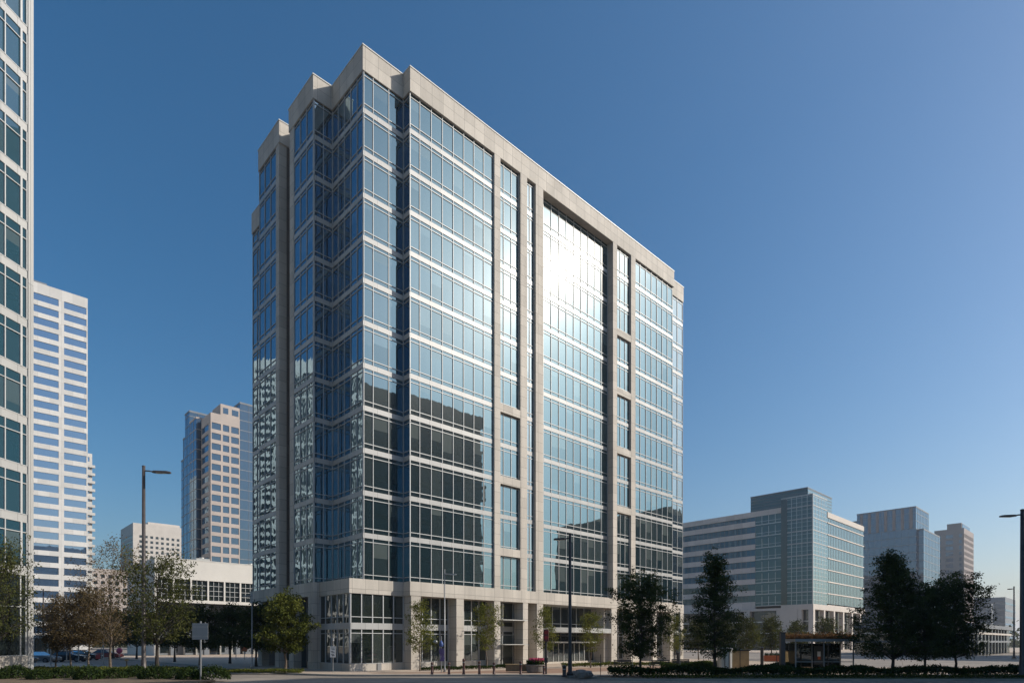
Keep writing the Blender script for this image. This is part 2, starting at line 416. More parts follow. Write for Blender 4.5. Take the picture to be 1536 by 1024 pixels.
for k in (6, 8, 10): pr_(15.15, 18.06, V0 - 0.10, V0 + 1.0, BZ[k] - 0.42, BZ[k] + 0.42, 'cross_beam')
for k in (2, 4, 6, 8): pr_(35.10, 38.09, V0 - 0.10, V0 + 1.0, BZ[k] - 0.42, BZ[k] + 0.42, 'cross_beam')
# podium band
pod = [(-1.29, 0), (4.15, 0), (4.15, V0), (48.25, V0), (48.25, 0), (52.7, 0), (52.7, 20.3), (-2.0, 20.3), (-2.1, 12.66), (-0.6, 12.66), (-0.6, 10.68), (-1.88, 10.68), (-1.88, 5.63), (-1.29, 5.63)]
pb = MB(); pb.prism(grow(pod, 0.14), 6.87, 8.15); pb.build('podium_band', 'concrete', tower)
# podium columns (with their returns)
for a, b in ((4.15, 5.22), (9.39, 10.3), (14.33, 15.15), (18.45, 19.2), (20.6, 21.57), (33.95, 35.1), (38.1, 39.05), (43.1, 44.0), (47.4, 48.25)):
    pr_(a, b, V0 - 0.10, 0.12, 0, 6.87, 'column')
pr_(33.2, 33.95, V0 + .5, 2.2, 0, 6.87, 'column')
for x0, x1, y0, y1 in ((-2.0, -1.25, 5.5, 6.55), (-2.0, -1.2, 9.7, 10.7), (-2.2, -1.4, 12.6, 13.6), (-2.2, -1.4, 17.0, 18.0), (51.9, 52.8, -0.1, 0.8)):
    pr_(x0, x1, y0, y1, 0, 6.87, 'column')
# lobby glazing
def lobby(face, p, a, b, step=1.09, plinth=0.75, mat='glass_lobby', mid=True):
    g, f = MB(), MB(); ms = mods(a, b, step)
    if mid:
        window(g, f, face, p, plinth, 3.76, ms, lo=0.001, hi=0.34, tilt=0.002, mw=0.045, blinds=0.3)
        window(g, f, face, p, 4.32, 6.87, ms, lo=0.52, hi=0.001, tilt=0.002, mw=0.045, blinds=0.2)
        s = MB(); fbox(s, face, p, a, b, -0.06, 0.10, 3.76, 4.32); s.build('lobby_spandrel', 'spandrel', tower)
    else: window(g, f, face, p, plinth, 6.87, ms, trans=False, mw=0.045, blinds=0.2)
    w = g.build('lobby_window', mat, tower); f.build('window_frame', 'mullion', w)
    if plinth > 0.1:
        s = MB(); fbox(s, face, p, a - (0.003 if face == 'L' else 0.05), b, -0.25, 0.055 + (.003 if face == 'L' else 0), 0, plinth); s.build('plinth', 'concrete', tower)
lobby('R', 0.0, -1.29, 4.15)
lobby('L', -1.29, 0.0, 5.5)
lobby('R', 0.06, 5.22, 9.39); lobby('R', 0.06, 10.3, 14.33)
lobby('R', 0.3, 15.15, 18.45, 1.4, 0.05); lobby('R', 0.3, 19.2, 20.6, 0.7, 0.3)
lobby('R', 1.4, 21.57, 33.2, 1.45, 0.5)
lobby('R', 0.06, 35.1, 38.1, 1.0, 0.5); lobby('R', 0.06, 39.05, 43.1); lobby('R', 0.06, 44.0, 47.4); lobby('R', 0.06, 48.25, 51.9)
lobby('L', -0.6, 6.55, 9.7); lobby('L', -0.6, 13.6, 17.0); lobby('L', 52.0, 0.0, 0.1, 1)
lc = MB(); lc.box(-1.28, 0.29, 0.3, 5.6, 0.2, 6.86); lc.box(0.29, 4.3, 0.28, .31, 0.2, 6.86); lc.box(-0.55, 0.31, 5.7, 19.8, 0.1, 6.86); lc.box(21.5, 33.3, 1.45, 1.6, .1, 6.86)
lc.build('lobby_core', 'dark_clad', tower)
# entrance
en = MB()
arc = [(21.2, -0.6), (23, -1.5), (26, -2.15), (29, -2.25), (32, -1.75), (34.0, -1.2), (34.0, 1.35), (21.2, 1.35)]
en.prism(arc, 3.75, 4.30); en.build('entrance_canopy', 'steel_light', tower)
en = MB(); en.prism([(21.6, 0.3), (24, -.5), (27.5, -.9), (31, -.6), (33.2, .2), (33.2, 1.35), (21.6, 1.35)], 2.55, 2.72); en.build('door_canopy', 'steel_light', tower)
dg, dm = MB(), MB(); window(dg, dm, 'R', 0.9, 0.35, 2.5, mods(21.7, 33.1, 0.95), trans=False, mw=0.04, blinds=0.0); dd = dg.build('entrance_door', 'glass_lobby', tower); dm.build('door_frame', 'mullion', dd)
m = MB(); m.box(21.6, 33.2, 0.7, 1.3, 0.1, 0.35); m.build('door_step', 'concrete', tower)
for z in (2.35, 4.9): 
    m = MB(); m.box(15.1, 18.7, -1.75, 0.25, z, z + 0.09); m.build('entry_awning', 'steel_light', tower)
m = MB(); m.box(19.2, 20.6, -.1, .3, 2.2, 2.4); m.build('side_door_head', 'steel_light', tower)
m = MB(); m.box(1.35, 1.75, -0.13, -.05, .02, 0.72); m.build('utility_hatch', 'sign_grey', tower)

# ------------------------------------------------------------------ generic buildings
def grid_building(root, L, W, z0, z1, fh, wh, rc, lc, wall, gl, par=1.0, dep=0.3, org=(0, 0), cap=90, sill=0.9, strip_piers=True, ext=0.0, solid=True):
    """rc / lc: window columns (a,b) on the right- and left-hand faces; returns nothing"""
    ox, oy = org; w = MB(); n = int((z1 - z0 - par) / fh)
    w.box(ox + dep, ox + L - dep, oy + dep, oy + W - dep, z0, z1 - 0.1)
    zz = z0; zs = []
    for i in range(n):
        w.box(ox, ox + L, oy, oy + W, zz, zz + fh - wh); zs.append(zz + fh - wh); zz += fh
    w.box(ox, ox + L, oy, oy + W, zz, z1)
    def gaps(cols, full):
        g = []; c = 0.0
        for a, b in cols:
            if a - c > 0.02: g.append((c, a))
            c = b
        if full - c > 0.02: g.append((c, full))
        return g
    for a, b in gaps(rc, L): w.box(ox + max(a, .004), ox + min(b, L - .004), oy + .004, oy + dep + .05, z0, zz)
    for a, b in gaps(lc, W): w.box(ox + .004, ox + dep + .05, oy + max(a, .008), oy + min(b, W - .008), z0, zz)
    w.box(ox + L - dep - .05, ox + L - .004, oy + .01, oy + W - .01, z0, zz)
    w.build('wall', wall, root)
    made = getattr(root, '_n', 0); made = root.get('n_', 0); rest = MB()
    for z in reversed(zs):
        for cols, face in ((rc, 'R'), (lc, 'L')):
            for a, b in cols:
                m = MB() if made < cap else rest
                if face == 'R': m.box(ox + a + .01, ox + b - .01, oy + dep - .09, oy + dep - .01, z + .01, z + wh - .01)
                else: m.box(ox + dep - .09, ox + dep - .01, oy + a + .01, oy + b - .01, z + .01, z + wh - .01)
                if made < cap: m.build('window', gl, root); made += 1
    root['n_'] = made
    if rest.v: o = rest.build('window', gl, root); o['kind'] = 'stuff'
def even(L, pitch, w, margin=0.5):
    n = int((L - 2 * margin) / pitch); off = (L - n * pitch) / 2
    return [(off + i * pitch + (pitch - w) / 2, off + i * pitch + (pitch + w) / 2) for i in range(n)]
def bthing(name, label, px, Y, back=0.0, rz=TH, cat='building', dx=0.0, dv=0.0):
    x, y = at(px, Y)
    p = Vector((x, y)) - D1 * back + D1 * dx + D2 * dv
    return thing(name, label, cat, (p.x, p.y, 0), rz)

# striped white tower, left
b = bthing('striped_tower', 'white high-rise with long horizontal bands of blue windows, left of the bare brown trees', 131.6, 200, back=34)
grid_building(b, 34, 24, 0.3, 115.2, 3.72, 2.2, [(1, 17.5), (19.2, 26.3), (27.7, 33.97)], [(1, 23)], 'stone_white', 'glass_far', par=2.0)
m = MB(); m.box(6, 24, 6, 18, 115.2, 118.5); m.build('roof_plant', 'grey_clad', b)
# slim balcony block behind
x, y = at(138.3, 262); p = Vector((x, y)) - D1 * 14
b = thing('balcony_block', 'slim white residential block with stacked balconies showing behind the striped white high-rise', 'apartment block', (p.x, p.y, 0), TH)
grid_building(b, 14, 16, 0.3, 83.5, 3.4, 1.9, even(14, 2.6, 1.7), [(2, 14)], 'stone_white', 'glass_far', par=1.5)
for i in range(22):
    m = MB(); m.box(11.2, 14.9, -1.0, 0.0, 6 + 3.4 * i, 6.25 + 3.4 * i); m.box(11.2, 14.9, -1.0, -0.93, 6.25 + 3.4 * i, 7.1 + 3.4 * i); m.build('balcony', 'stone_white', b)
# punched window slab
b = bthing('punched_window_block', 'pale stone block with a grid of small square windows behind the tall lamp', 199.5, 450)
grid_building(b, 46, 40, 0.5, 91, 3.72, 1.9, even(46, 3.6, 1.9, 1.5), even(40, 39, 37, .5), 'stone_pale', 'glass_dark', par=5.5, cap=95)
m = MB(); m.box(12, 34, 10, 28, 91, 94.5); m.build('roof_plant', 'stone_pale', b)
# stepped glass and stone tower
b = bthing('stepped_tower', 'stepped tower of pink stone and blue glass with square windows behind the low white building', 316, 220)
grid_building(b, 10.2, 10.4, 0.3, 85.6, 3.72, 2.35, [(0.35, 3.5), (4.2, 6.4), (7.1, 9.98)], [(2.4, 10.0)], 'stone_pink', 'glass_blue', par=1.0, cap=60)
m = MB(); m.box(3.4, 10.15, 0.05, 9.0, 85.6, 89.6); m.build('wall', 'stone_pink', b)
m = MB(); m.box(4.3, 6.1, 0.0, 0.05, 86.3, 88.4); m.box(7.4, 9.7, 0.0, .05, 86.3, 88.4); m.build('window', 'glass_blue', b)
def glass_block(root, x0, x1, y0, y1, z1, mat, fh=3.72, line='grey_clad', vr=3.2):
    m = MB(); m.box(x0, x1, y0, y1, 0.2, z1); m.build('glass_wall', mat, root)
    m = MB(); z = 4
    while z < z1 - 1: m.box(x0 - .06, x1 + .06, y0 - .06, y1 + .06, z, z + 0.28); z += fh
    m.box(x0 - .1, x1 + .1, y0 - .1, y1 + .1, z1 - 0.3, z1 + 0.35)
    x = x0 + vr
    while x < x1: m.box(x, x + .09, y0 - .08, y0, 0.2, z1); x += vr
    y = y0 + vr
    while y < y1: m.box(x0 - .08, x0, y, y + .09, 0.2, z1); y += vr
    m.build('glazing_bars', line, root)
glass_block(b, 10.9, 30, 1.8, 20, 92.4, 'glass_blue')
glass_block(b, -1.3, 5, 12, 20, 86.5, 'glass_blue', line='stone_pink')
glass_block(b, -1.0, 8, 21.2, 27, 91.5, 'glass_blue')
glass_block(b, -0.6, 8, 27.1, 31, 83, 'glass_blue'); glass_block(b, -0.4, 8, 31.1, 34, 75, 'glass_blue')
glass_block(b, 8.2, 10.8, 6, 20, 88, 'glass_blue')
# brownish block in the gap
b = bthing('brick_block', 'reddish mid-rise block half hidden by the bare brown trees', 132, 330)
grid_building(b, 34, 20, 0.3, 43, 3.6, 1.8, even(34, 3.4, 1.8), even(20, 3.4, 1.8), 'stone_pink', 'glass_dark', par=2, cap=60)
# low white building
b = bthing('low_white_building', 'low white building with a blank upper wall above gridded windows and dark underpass', 232, 114.5)
m = MB(); m.box(0, 40, 0, 22, 14.8, 18.6); m.box(0, 40, .02, 22, 10.3, 10.9); m.box(0, .6, 0, 22, 0, 14.8)
for i in range(14): m.box(-0.02 + 3.1 * i, .28 + 3.1 * i, 0.006, .8, 10.9, 14.8)
m.build('wall', 'render_white', b)
m = MB(); m.box(-.05, 40, -.05, .5, 18.6, 18.75); m.build('coping', 'coping', b)
for i in range(12):
    m = MB(); m.box(0.3 + 3.1 * i, 3.07 + 3.1 * i, .3, .4, 10.95, 14.75); w = m.build('window', 'glass_dark', b)
    m = MB()
    for j in (1, 2): m.box(0.28 + 3.1 * i + .94 * j - .04, 0.28 + 3.1 * i + .94 * j + .04, .2, .3, 10.9, 14.8)
    for j in (1, 2, 3): m.box(0.28 + 3.1 * i, 3.08 + 3.1 * i, .22, .3, 10.9 + j * .97 - .04, 10.9 + j * .97 + .04)
    m.build('window_frame', 'mullion', w)
m = MB(); m.box(.5, 39, 5, 21, 0.1, 10.3); m.build('ground_floor', 'grey_clad', b)
m = MB(); m.box(.6, 39, .6, 21, 10.2, 14.7); m.build('inner_wall', 'dark_clad', b)
for i in range(7): m = MB(); m.box(3 + 6 * i, 3.9 + 6 * i, 1, 1.9, 0, 10.3); m.build('column', 'grey_clad', b)
m = MB()
for i in range(8): m.box(2.2 + 4.5 * i, 5.2 + 4.5 * i, 4.9, 5.0, 0.6, 3.6)
m.build('shopfront', 'glass_dark', b)
m = MB()
for i in range(16): m.box(1.6 + 2.3 * i, 1.9 + 2.3 * i, 4.6, 4.89, 0.1, 4.2)
m.build('mullion', 'steel_light', b)

for u, v in ((9, 6), (20, 9), (30, 5)):
    m = MB(); m.box(u, u + 2.6, v, v + 2, 18.6, 19.9); m.lathe([(.5, 19.9), (.5, 20.2)], 12, u + 1.3, v + 1); m.build('roof_unit', 'steel_light', b)
# left edge tower
LT = R(81.8)
b = thing('edge_tower', 'glass tower with pale spandrel panels cropped by the left edge of the frame', 'office tower', (-37, 47, 0), LT)
lt = b
def ltwin(k, z0, z1):
    g, f = MB(), MB()
    window(g, f, 'R', 0.0, z0, z1, [-8.7, -7.4, -6.1, -4.8, -3.5, -2.2, -0.93], lo=0.02, hi=0.75, mw=0.04, proud=.1, blinds=.15)
    window(g, f, 'R', 0.0, z0, z1, [-0.93, -0.45], lo=0.02, hi=0.75, mw=0.04, proud=.1, blinds=0)
    w = g.build('window', 'glass_edge', b); f.build('window_frame', 'mullion', w)
z = 8.35
ks = 0
while z < 74:
    z1_ = 12.0 + FH * ks
    ltwin(ks, z if ks == 0 else z1_ - FH + .3, z1_ - .3)
    m = MB(); m.box(-9, -0.40, -0.06, .2, z1_ - .3, z1_ + .3); m.build('spandrel_band', 'spandrel', b)
    z = z1_; ks += 1
m = MB(); m.box(-9, -0.40, -.08, .3, 7.7, 8.35); m.build('spandrel_band', 'spandrel', b)
m = MB(); m.box(-.43, -.26, -.16, .4, 0, 76); m.box(-.22, .02, -.14, .4, 0, 76); m.box(-.27, -.2, -.06, .3, 0, 76); m.build('corner_pier', 'spandrel', b)
g, f = MB(), MB(); window(g, f, 'R', 0.05, 1.6, 7.7, [-9, -5.6, -3.4, -0.93, -.43], lo=.02, hi=2.4, mw=.05, blinds=0); w = g.build('lobby_window', 'glass_lobby', b); f.build('window_frame', 'mullion', w)
m = MB(); m.box(-9, -.4, -.1, .3, 0, 1.6); m.build('plinth', 'concrete', b)
m = MB(); m.box(-30, -.3, .2, 14, 0.1, 75.5); m.build('core', 'grey_clad', b)

# mid-distance office building, right
b = bthing('banded_office_building', 'wide office building with a teal glass corner and a banded stone wing', 1219, 194, cat='office building')
fl = 3.93; zb = 14.9
m = MB(); m.box(0.0, 12.2, 0.0, 9.86, zb, 49.9); m.build('glass_corner', 'glass_teal', b)
m = MB(); m.box(0.05, 12.15, -0.03, -0.001, zb, 49.6); m.build('sunlit_glass_face', 'glass_teal_sunlit', b)  # thin slab over the same glass, brighter to stand for the sunlit side
m = MB(); m.box(2.6, 23.9, 2.42, 2.49, 46.2, 52.5); m.build('sunlit_glass_face', 'glass_teal_sunlit', b)
m = MB()
for i in range(1, 9): m.box(-.12, 12.25, -.12, 9.9, zb + fl * i - .16, zb + fl * i + .16)
m.box(-.1, 12.25, -.1, 9.9, 49.6, 50.0); m.box(-.14, .14, -.14, .14, zb, 50)
m.build('floor_edge', 'spandrel', b)
m = MB()
for i in range(9):
    for j in (.35, .72): m.box(-.06, 12.2, -.06, 9.86, zb + fl * (i + j) - .04, zb + fl * (i + j) + .04)
for j in range(1, 6): m.box(-.09, 0, 9.86 * j / 6 - .07, 9.86 * j / 6 + .07, zb, 49.9)
for j in range(1, 5): m.box(12.2 * j / 5 - .05, 12.2 * j / 5 + .05, -.07, 0, zb, 49.9)
m.build('glazing_bars', 'steel_light', b)
m = MB(); m.box(2.5, 24, 2.5, 21.4, 46, 52.6); m.build('penthouse', 'glass_teal', b)
m = MB(); m.box(2.4, 24.1, 2.4, 21.5, 52.6, 52.9)
for i in range(6): m.box(2.36, 24.06, 2.36, 21.46, 47 + i * 1.05, 47.14 + i * 1.05)
m.build('penthouse_louvre', 'mullion_dark', b)
# banded long wing
m = MB(); m.box(1.3, 50, 10, 86, zb, 46.6); m.build('core', 'dark_clad', b)
top = 47.0
for i in range(9):
    za = zb + fl * i - .2 if i else zb - 1.0
    m = MB(); m.box(0.55, 1.6, 18.96, 86, za, zb + fl * i + (1.75 if i < 8 else 0) - .2 if i < 8 else 47.0)
    if i < 8: m.build('stone_band', 'stone_beige', b)
m = MB(); m.box(0.55, 2, 9.9, 86, zb + fl * 8 - .9, 47.2); m.build('parapet', 'stone_beige', b)
for i in range(8):
    m = MB(); m.box(0.95, 1.2, 18.96, 86, zb + fl * i + 1.55, min(zb + fl * (i + 1) - .2, zb + fl * 8 - .9)); w = m.build('window', 'glass_teal' if i < 2 else 'glass_band', b)
    m = MB()
    m.box(.9, .95, 18.97, 86, zb + fl * i + 1.55, zb + fl * i + 1.6)
    for j in range(42): m.box(.9, .95, 19 + 1.6 * j, 19.08 + 1.6 * j, zb + fl * i + 1.55, min(zb + fl * (i + 1) - .2, zb + fl * 8 - .9))
    m.build('window_frame', 'mullion_dark', w)
for i in range(8):
    m = MB(); m.box(.75, 1.2, 9.9, 18.93, zb + fl * i + .25, zb + fl * (i + 1) - .02 - (.7 if i == 7 else 0)); w = m.build('window', 'glass_teal', b)
    m = MB(); m.box(.6, 1.2, 9.9, 18.95, zb + fl * i - .02, zb + fl * i + .2)
    for j in (1, 2, 3): m.box(.66, .75, 9.9 + 2.25 * j - .07, 9.9 + 2.25 * j + .07, zb + fl * i + .2, zb + fl * (i + 1) - .7)
    m.box(.68, .75, 9.9, 18.93, zb + fl * i + 1.1, zb + fl * i + 1.2)
    m.build('window_frame', 'steel_light', w)
m = MB(); m.box(-.14, .2, 8.0, 9.9, zb - .3, 49.4); m.build('recess', 'glass_dark', b)
# sunny right-hand wing
m = MB(); m.box(13.0, 50, 0.2, 1.2, zb + .6, 44.2); m.build('glass_wall', 'glass_teal_sunlit', b)
for i in range(9):
    m = MB(); m.box(12.9, 50.1, -.06 + (.0 if i < 8 else -.02), 9, zb + fl * i - (.1 if i else .9), zb + fl * i + (.22 if i < 8 else -.1)); 
    if i < 8: m.build('floor_edge', 'stone_beige', b)
m = MB(); m.box(12.9, 50.1, -.05, 9.5, 44.2, 46.0); m.build('parapet', 'stone_pale', b)
m = MB()
for j in range(1, 24): m.box(13 + 1.55 * j, 13.07 + 1.55 * j, .12, .2, zb + .6, 44.2)
m.build('glazing_bars', 'steel_light', b)
m = MB(); m.box(12.2, 13.0, 0.5, 9, zb, 45.8); m.build('recess', 'dark_clad', b)
# podium of that building
m = MB(); m.box(-.3, 50.3, -.3, 9.9, 13.2, 14.9); m.box(-.3, 1.5, 9.9, 86, 13.2, 14.0); m.build('podium_band', 'stone_pale', b)
for a, c in ((-.3, 1.2), (3.3, 4.6), (20.5, 22.4), (36, 37.5), (52, 53.5), (68, 69.5)):
    m = MB(); m.box(-.25, 1.2, a, c, 0, 13.2); m.build('column', 'stone_pale', b)
m = MB(); m.box(-.25, 1.3, 4.7, 11.4, 0, 13.2); m.build('stone_pier', 'stone_pale', b)
for a in (9, 18, 27, 36, 45): m = MB(); m.box(a, a + 1.2, -.25, 1.1, 0, 13.2); m.build('column', 'stone_pale', b)
m = MB(); m.box(1.6, 49, 1.5, 85, 0, 13.2); m.build('podium_glass', 'glass_dark', b)
m = MB()
m.box(1.5, 49.1, 1.4, 85, 5.6, 6.3); m.box(1.5, 49.1, 1.4, 85, 9.4, 9.7)
m.build('podium_band', 'steel_light', b)
for (u, v) in ((14, 40), (8, 30)):
    m = MB(); m.tube([(u, v, 46.5), (u, v, 49.0)], 0.12, 6); m.tube([(u - .8, v, 48.2), (u + .8, v, 48.9)], 0.25, 6); m.build('roof_antenna', 'pole_grey', b)

# hazy blue glass building + stone tower + low far blocks
b = bthing('blue_glass_building', 'hazy blue glass building with a stepped roof behind the banded office building', 1376, 300, cat='office building')
def slab_glass(root, x0, x1, y0, y1, z1, mat='glass_blue', fh=3.9, line='grey_clad'):
    glass_block(root, x0, x1, y0, y1, z1, mat, fh, line, 3.0)
slab_glass(b, 3, 36, -2, 36, 58.4)
slab_glass(b, 0, 25, 0.6, 27, 69.4)
m = MB()
for j in range(7): m.box(-.3, 1, 2 + 3.7 * j, 3.3 + 3.7 * j, 59, 69.0)
m.build('stone_pier', 'stone_brown', b)
slab_glass(b, 1, 25, 27.2, 62, 66)
b = bthing('stone_tower', 'brown stone tower with a stepped top at the far right behind the dark trees', 1446, 380, cat='tower')
grid_building(b, 30, 15.5, 0.3, 74, 3.7, 2.3, even(30, 2.6, 1.5, .6), [(1.2, 2.6), (5.6, 9.5), (12, 13.5)], 'stone_brown', 'glass_blue', par=2, cap=95)
m = MB(); m.box(1, 26, 1.5, 9, 74, 77.5); m.build('penthouse', 'stone_brown', b)
m = MB(); m.box(2, 25, 1.2, 1.5, 74.4, 77); m.build('penthouse_window', 'glass_blue', b)
b = bthing('pale_far_block', 'pale low block with a taller wing at the horizon beside the right street lamp', 1487, 430, cat='building')
grid_building(b, 60, 12, 0.3, 30, 3.8, 1.5, even(60, 7, 3.5), even(12, 4, 2), 'grey_clad', 'glass_blue', par=2.5, cap=60)
m = MB(); m.box(13, 60, -6, 12, 0.3, 35); m.build('tall_wing', 'grey_clad', b)
m = MB()
for i in range(6): m.box(12.9, 60, -6.1, 12, 5 + 5 * i, 6.5 + 5 * i)
m.build('window_band', 'glass_blue', b)
b = bthing('low_glass_pavilion', 'low dark pavilion with two pale roof bands at the far right edge', 1452, 118, cat='pavilion')
m = MB(); m.box(0, 50, 0, 20, 0.1, 5.6); m.build('glass_wall', 'glass_dark', b)
m = MB(); m.box(-.5, 50, -.6, 20, 5.6, 6.4); m.build('roof', 'grey_clad', b)
m = MB(); m.box(-.3, 50, -.4, 20, 4.3, 4.7); m.build('pale_band', 'stone_pale', b)
m = MB(); m.box(-.2, 50, -.3, 20, 2.6, 3.0)
for i in range(12): m.box(4 * i, 4 * i + .3, -.2, .3, 0, 5.6)
m.build('column', 'grey_clad', b)

# ------------------------------------------------------------------ buildings seen only as reflections, plus one added to shade the road
def refl_block(name, label, P, L, W, H, wall, gl, corner='umaxvmax', fh=3.72, wh=2.3, pitch=3.6, ww=2.8, par=2.0):
    """P is the world position of the chosen corner"""
    P = Vector(P)
    o = P - D1 * L - D2 * W if corner == 'umaxvmax' else (P if corner == 'umin' else P - D1 * L)
    b = thing(name, label, 'building', (o.x, o.y, 0), TH)
    w = MB(); w.box(.3, L - .3, .3, W - .3, 0, H - .1); z = 0.3
    while z < H - fh:
        w.box(0, L, 0, W, z, z + fh - wh); z += fh
    w.box(0, L, 0, W, z, H)
    for face, T in (('x', L), ('y', W)):
        t = 0
        while t < T:
            t2 = min(t + pitch - ww, T)
            if face == 'x': w.box(t + .004, t2, .004, W - .004, .3, z)
            else: w.box(.008, L - .008, t + .006, t2, .3, z)
            t += pitch
    w.build('wall', wall, b)
    m = MB(); m.box(.22, L - .22, .22, W - .22, .3, z); m.build('glass_wall', gl, b)
    return b
refl_block('road_shade_block', 'dark block out of view, added to shade the foreground road', (60, 47), 26, 40, 45, 'dark_clad', 'glass_dark', pitch=5, ww=4.4, wh=2.9)  # added off-screen only for the shadow it throws on the road
refl_block('shaded_office_slab', 'dark office slab mirrored low in the wide left bay of the main tower', (120, 50), 40, 30, 70.5, 'dark_clad', 'glass_dark', pitch=5, ww=4.4, wh=2.9)
refl_block('shaded_long_block', 'long dark block mirrored low in the right-hand bays of the main tower', (150, 73.5), 26, 46, 43, 'dark_clad', 'glass_dark', corner='umin', pitch=5, ww=4.4, wh=2.9)
refl_block('shaded_low_block', 'low dark block mirrored just above the podium of the main tower', (190, 62), 20, 30, 24, 'dark_clad', 'glass_dark', corner='umin', pitch=5, ww=4.4)
# sunlit ones, mirrored in the shaded side
b = thing('mirrored_striped_tower', 'white banded high-rise mirrored in the shaded side windows of the main tower', 'building', (-243, 156, 0), 0)
w = MB(); w.box(-30, -.3, .3, 40, 0, 134); z = 0.3
while z < 130: w.box(-30, 0, 0, 40.3, z, z + 1.6); z += FH
w.box(-30, 0, 0, 40.3, z, 134.5)
for t in (0, 12, 24, 36): w.box(-29, -.004, t + .005, t + 2.2, 0, 133)
w.build('wall', 'stone_white', b); m = MB(); m.box(-29.9, -.2, .2, 40, 0.5, 130); m.build('glass_wall', 'glass_dark', b)
b = thing('mirrored_lattice_tower', 'white lattice-fronted tower mirrored as wavy white bars in the shaded side windows', 'building', (-240, 104, 0), 0)
w = MB(); w.box(-30, -.5, .5, 48, 0, 130); w.box(-30, 0, 0, 48.5, 126, 133)
z = 4
while z < 126: w.box(-30, -.05, .05, 48.45, z, z + 1.2); z += FH * 3
t = 0
while t < 48: w.box(-29, 0, t, t + 1.2, 0, 126); t += 4.6
w.build('wall', 'stone_white', b); m = MB(); m.box(-29.9, -.4, .4, 48.1, 0.5, 126); m.build('glass_wall', 'glass_dark', b)

# ------------------------------------------------------------------ ground, roads, pavements
def uv(u, v): p = C0 + D1 * u + D2 * v; return (p.x, p.y)
m = MB(); m.face([(-4000, -600, -0.03), (4000, -600, -0.03), (4000, 6000, -0.03), (-4000, 6000, -0.03)]); tag(m.build('ground', 'terrain'), kind='structure')
m = MB(); m.face([(-260, -60, 0), (260, -60, 0), (300, 300, 0), (-300, 300, 0)]); tag(m.build('road', 'asphalt'), kind='structure')
def rounded(poly, r, idx):
    out = []
    for i, p in enumerate(poly):
        if i in idx:
            p = Vector(p); a = Vector(poly[i - 1]) - p; c = Vector(poly[(i + 1) % len(poly)]) - p
            a.normalize(); c.normalize()
            s, e = p + a * r, p + c * r
            for k in range(7):
                t = k / 6; out.append(tuple(s * (1 - t) ** 2 + p * 2 * t * (1 - t) + e * t * t))
        else: out.append(tuple(p))
    return out
def pavement(name, poly, mat='paving', h=PZ):
    m = MB(); m.prism(grow(poly if sum(poly[i][0] * poly[(i + 1) % len(poly)][1] - poly[(i + 1) % len(poly)][0] * poly[i][1] for i in range(len(poly))) > 0 else poly[::-1], -0.15), -0.02, h)
    tag(m.build(name, mat), kind='structure')
    P = poly if sum(poly[i][0] * poly[(i + 1) % len(poly)][1] - poly[(i + 1) % len(poly)][0] * poly[i][1] for i in range(len(poly))) > 0 else poly[::-1]
    inn = grow(P, -0.15); k = MB(); n = len(P)
    for i in range(n):
        j = (i + 1) % n
        k.face([(*P[i], -.02), (*P[j], -.02), (*P[j], h + .012), (*P[i], h + .012)])
        k.face([(*P[i], h + .012), (*P[j], h + .012), (*inn[j], h + .012), (*inn[i], h + .012)])
        k.face([(*inn[i], h + .012), (*inn[j], h + .012), (*inn[j], h - .05), (*inn[i], h - .05)])
    tag(k.build('kerb', 'kerb'), kind='structure')
plaza = rounded([uv(-6.5, 100), uv(-6.5, 0.5), (-13.5, 46.8), (3.5, 46.8), (7.5, 41.4), (78, 41.4), (78, 62), (36, 61), uv(56, -6), uv(56, 60), uv(56, 100)], 2.2, {2, 3, 4})
pavement('plaza', plaza)
# fix the join at the building corner: wide rounded footway
island = rounded([uv(-14.5, 42), uv(-14.5, -1.5), (-18.5, 36.5), (-18.5, -20), (-200, -20), (-200, 120)], 2.5, {1, 2})
pavement('footway', island)
pavement('footway', [(60, 150), (250, 150), (290, 290), (-20, 290), (40, 175)])
# red paver strip along the kerb and planting soil
m = MB(); m.prism([(-12, 50.2), (-6, 51.0), (2.5, 57.5), (20, 66.5), (26, 64), (8, 52.5), (3.2, 48.9), (-11, 48.9)], PZ - .05, PZ + .004); tag(m.build('paver_strip', 'paving_red'), kind='structure')
m = MB(); m.prism([(8.0, 42.0), (76, 42.0), (76, 44.6), (6.6, 44.9), (5.9, 43.6)], PZ - .05, PZ + .05); tag(m.build('planting_bed', 'soil'), kind='structure')
m = MB(); m.prism([(13, 41.6), (76, 41.6), (76, 42.2), (13.5, 42.25)], PZ - .04, PZ + .055); tag(m.build('lawn', 'lawn'), kind='structure')
m = MB(); m.prism([(-19.2, 36.5), (-19.2, 39.5), (-24.2, 44.8), (-33, 53.5), (-50, 54), (-60, 20)], PZ - .05, PZ + .05); tag(m.build('planting_bed', 'soil'), kind='structure')
# road markings
m = MB(); m.face([(-17, 41.2, .004), (60, 39.6, .004), (60, 39.75, .004), (-17, 41.35, .004)]); tag(m.build('lane_marking', 'paint'), kind='structure')

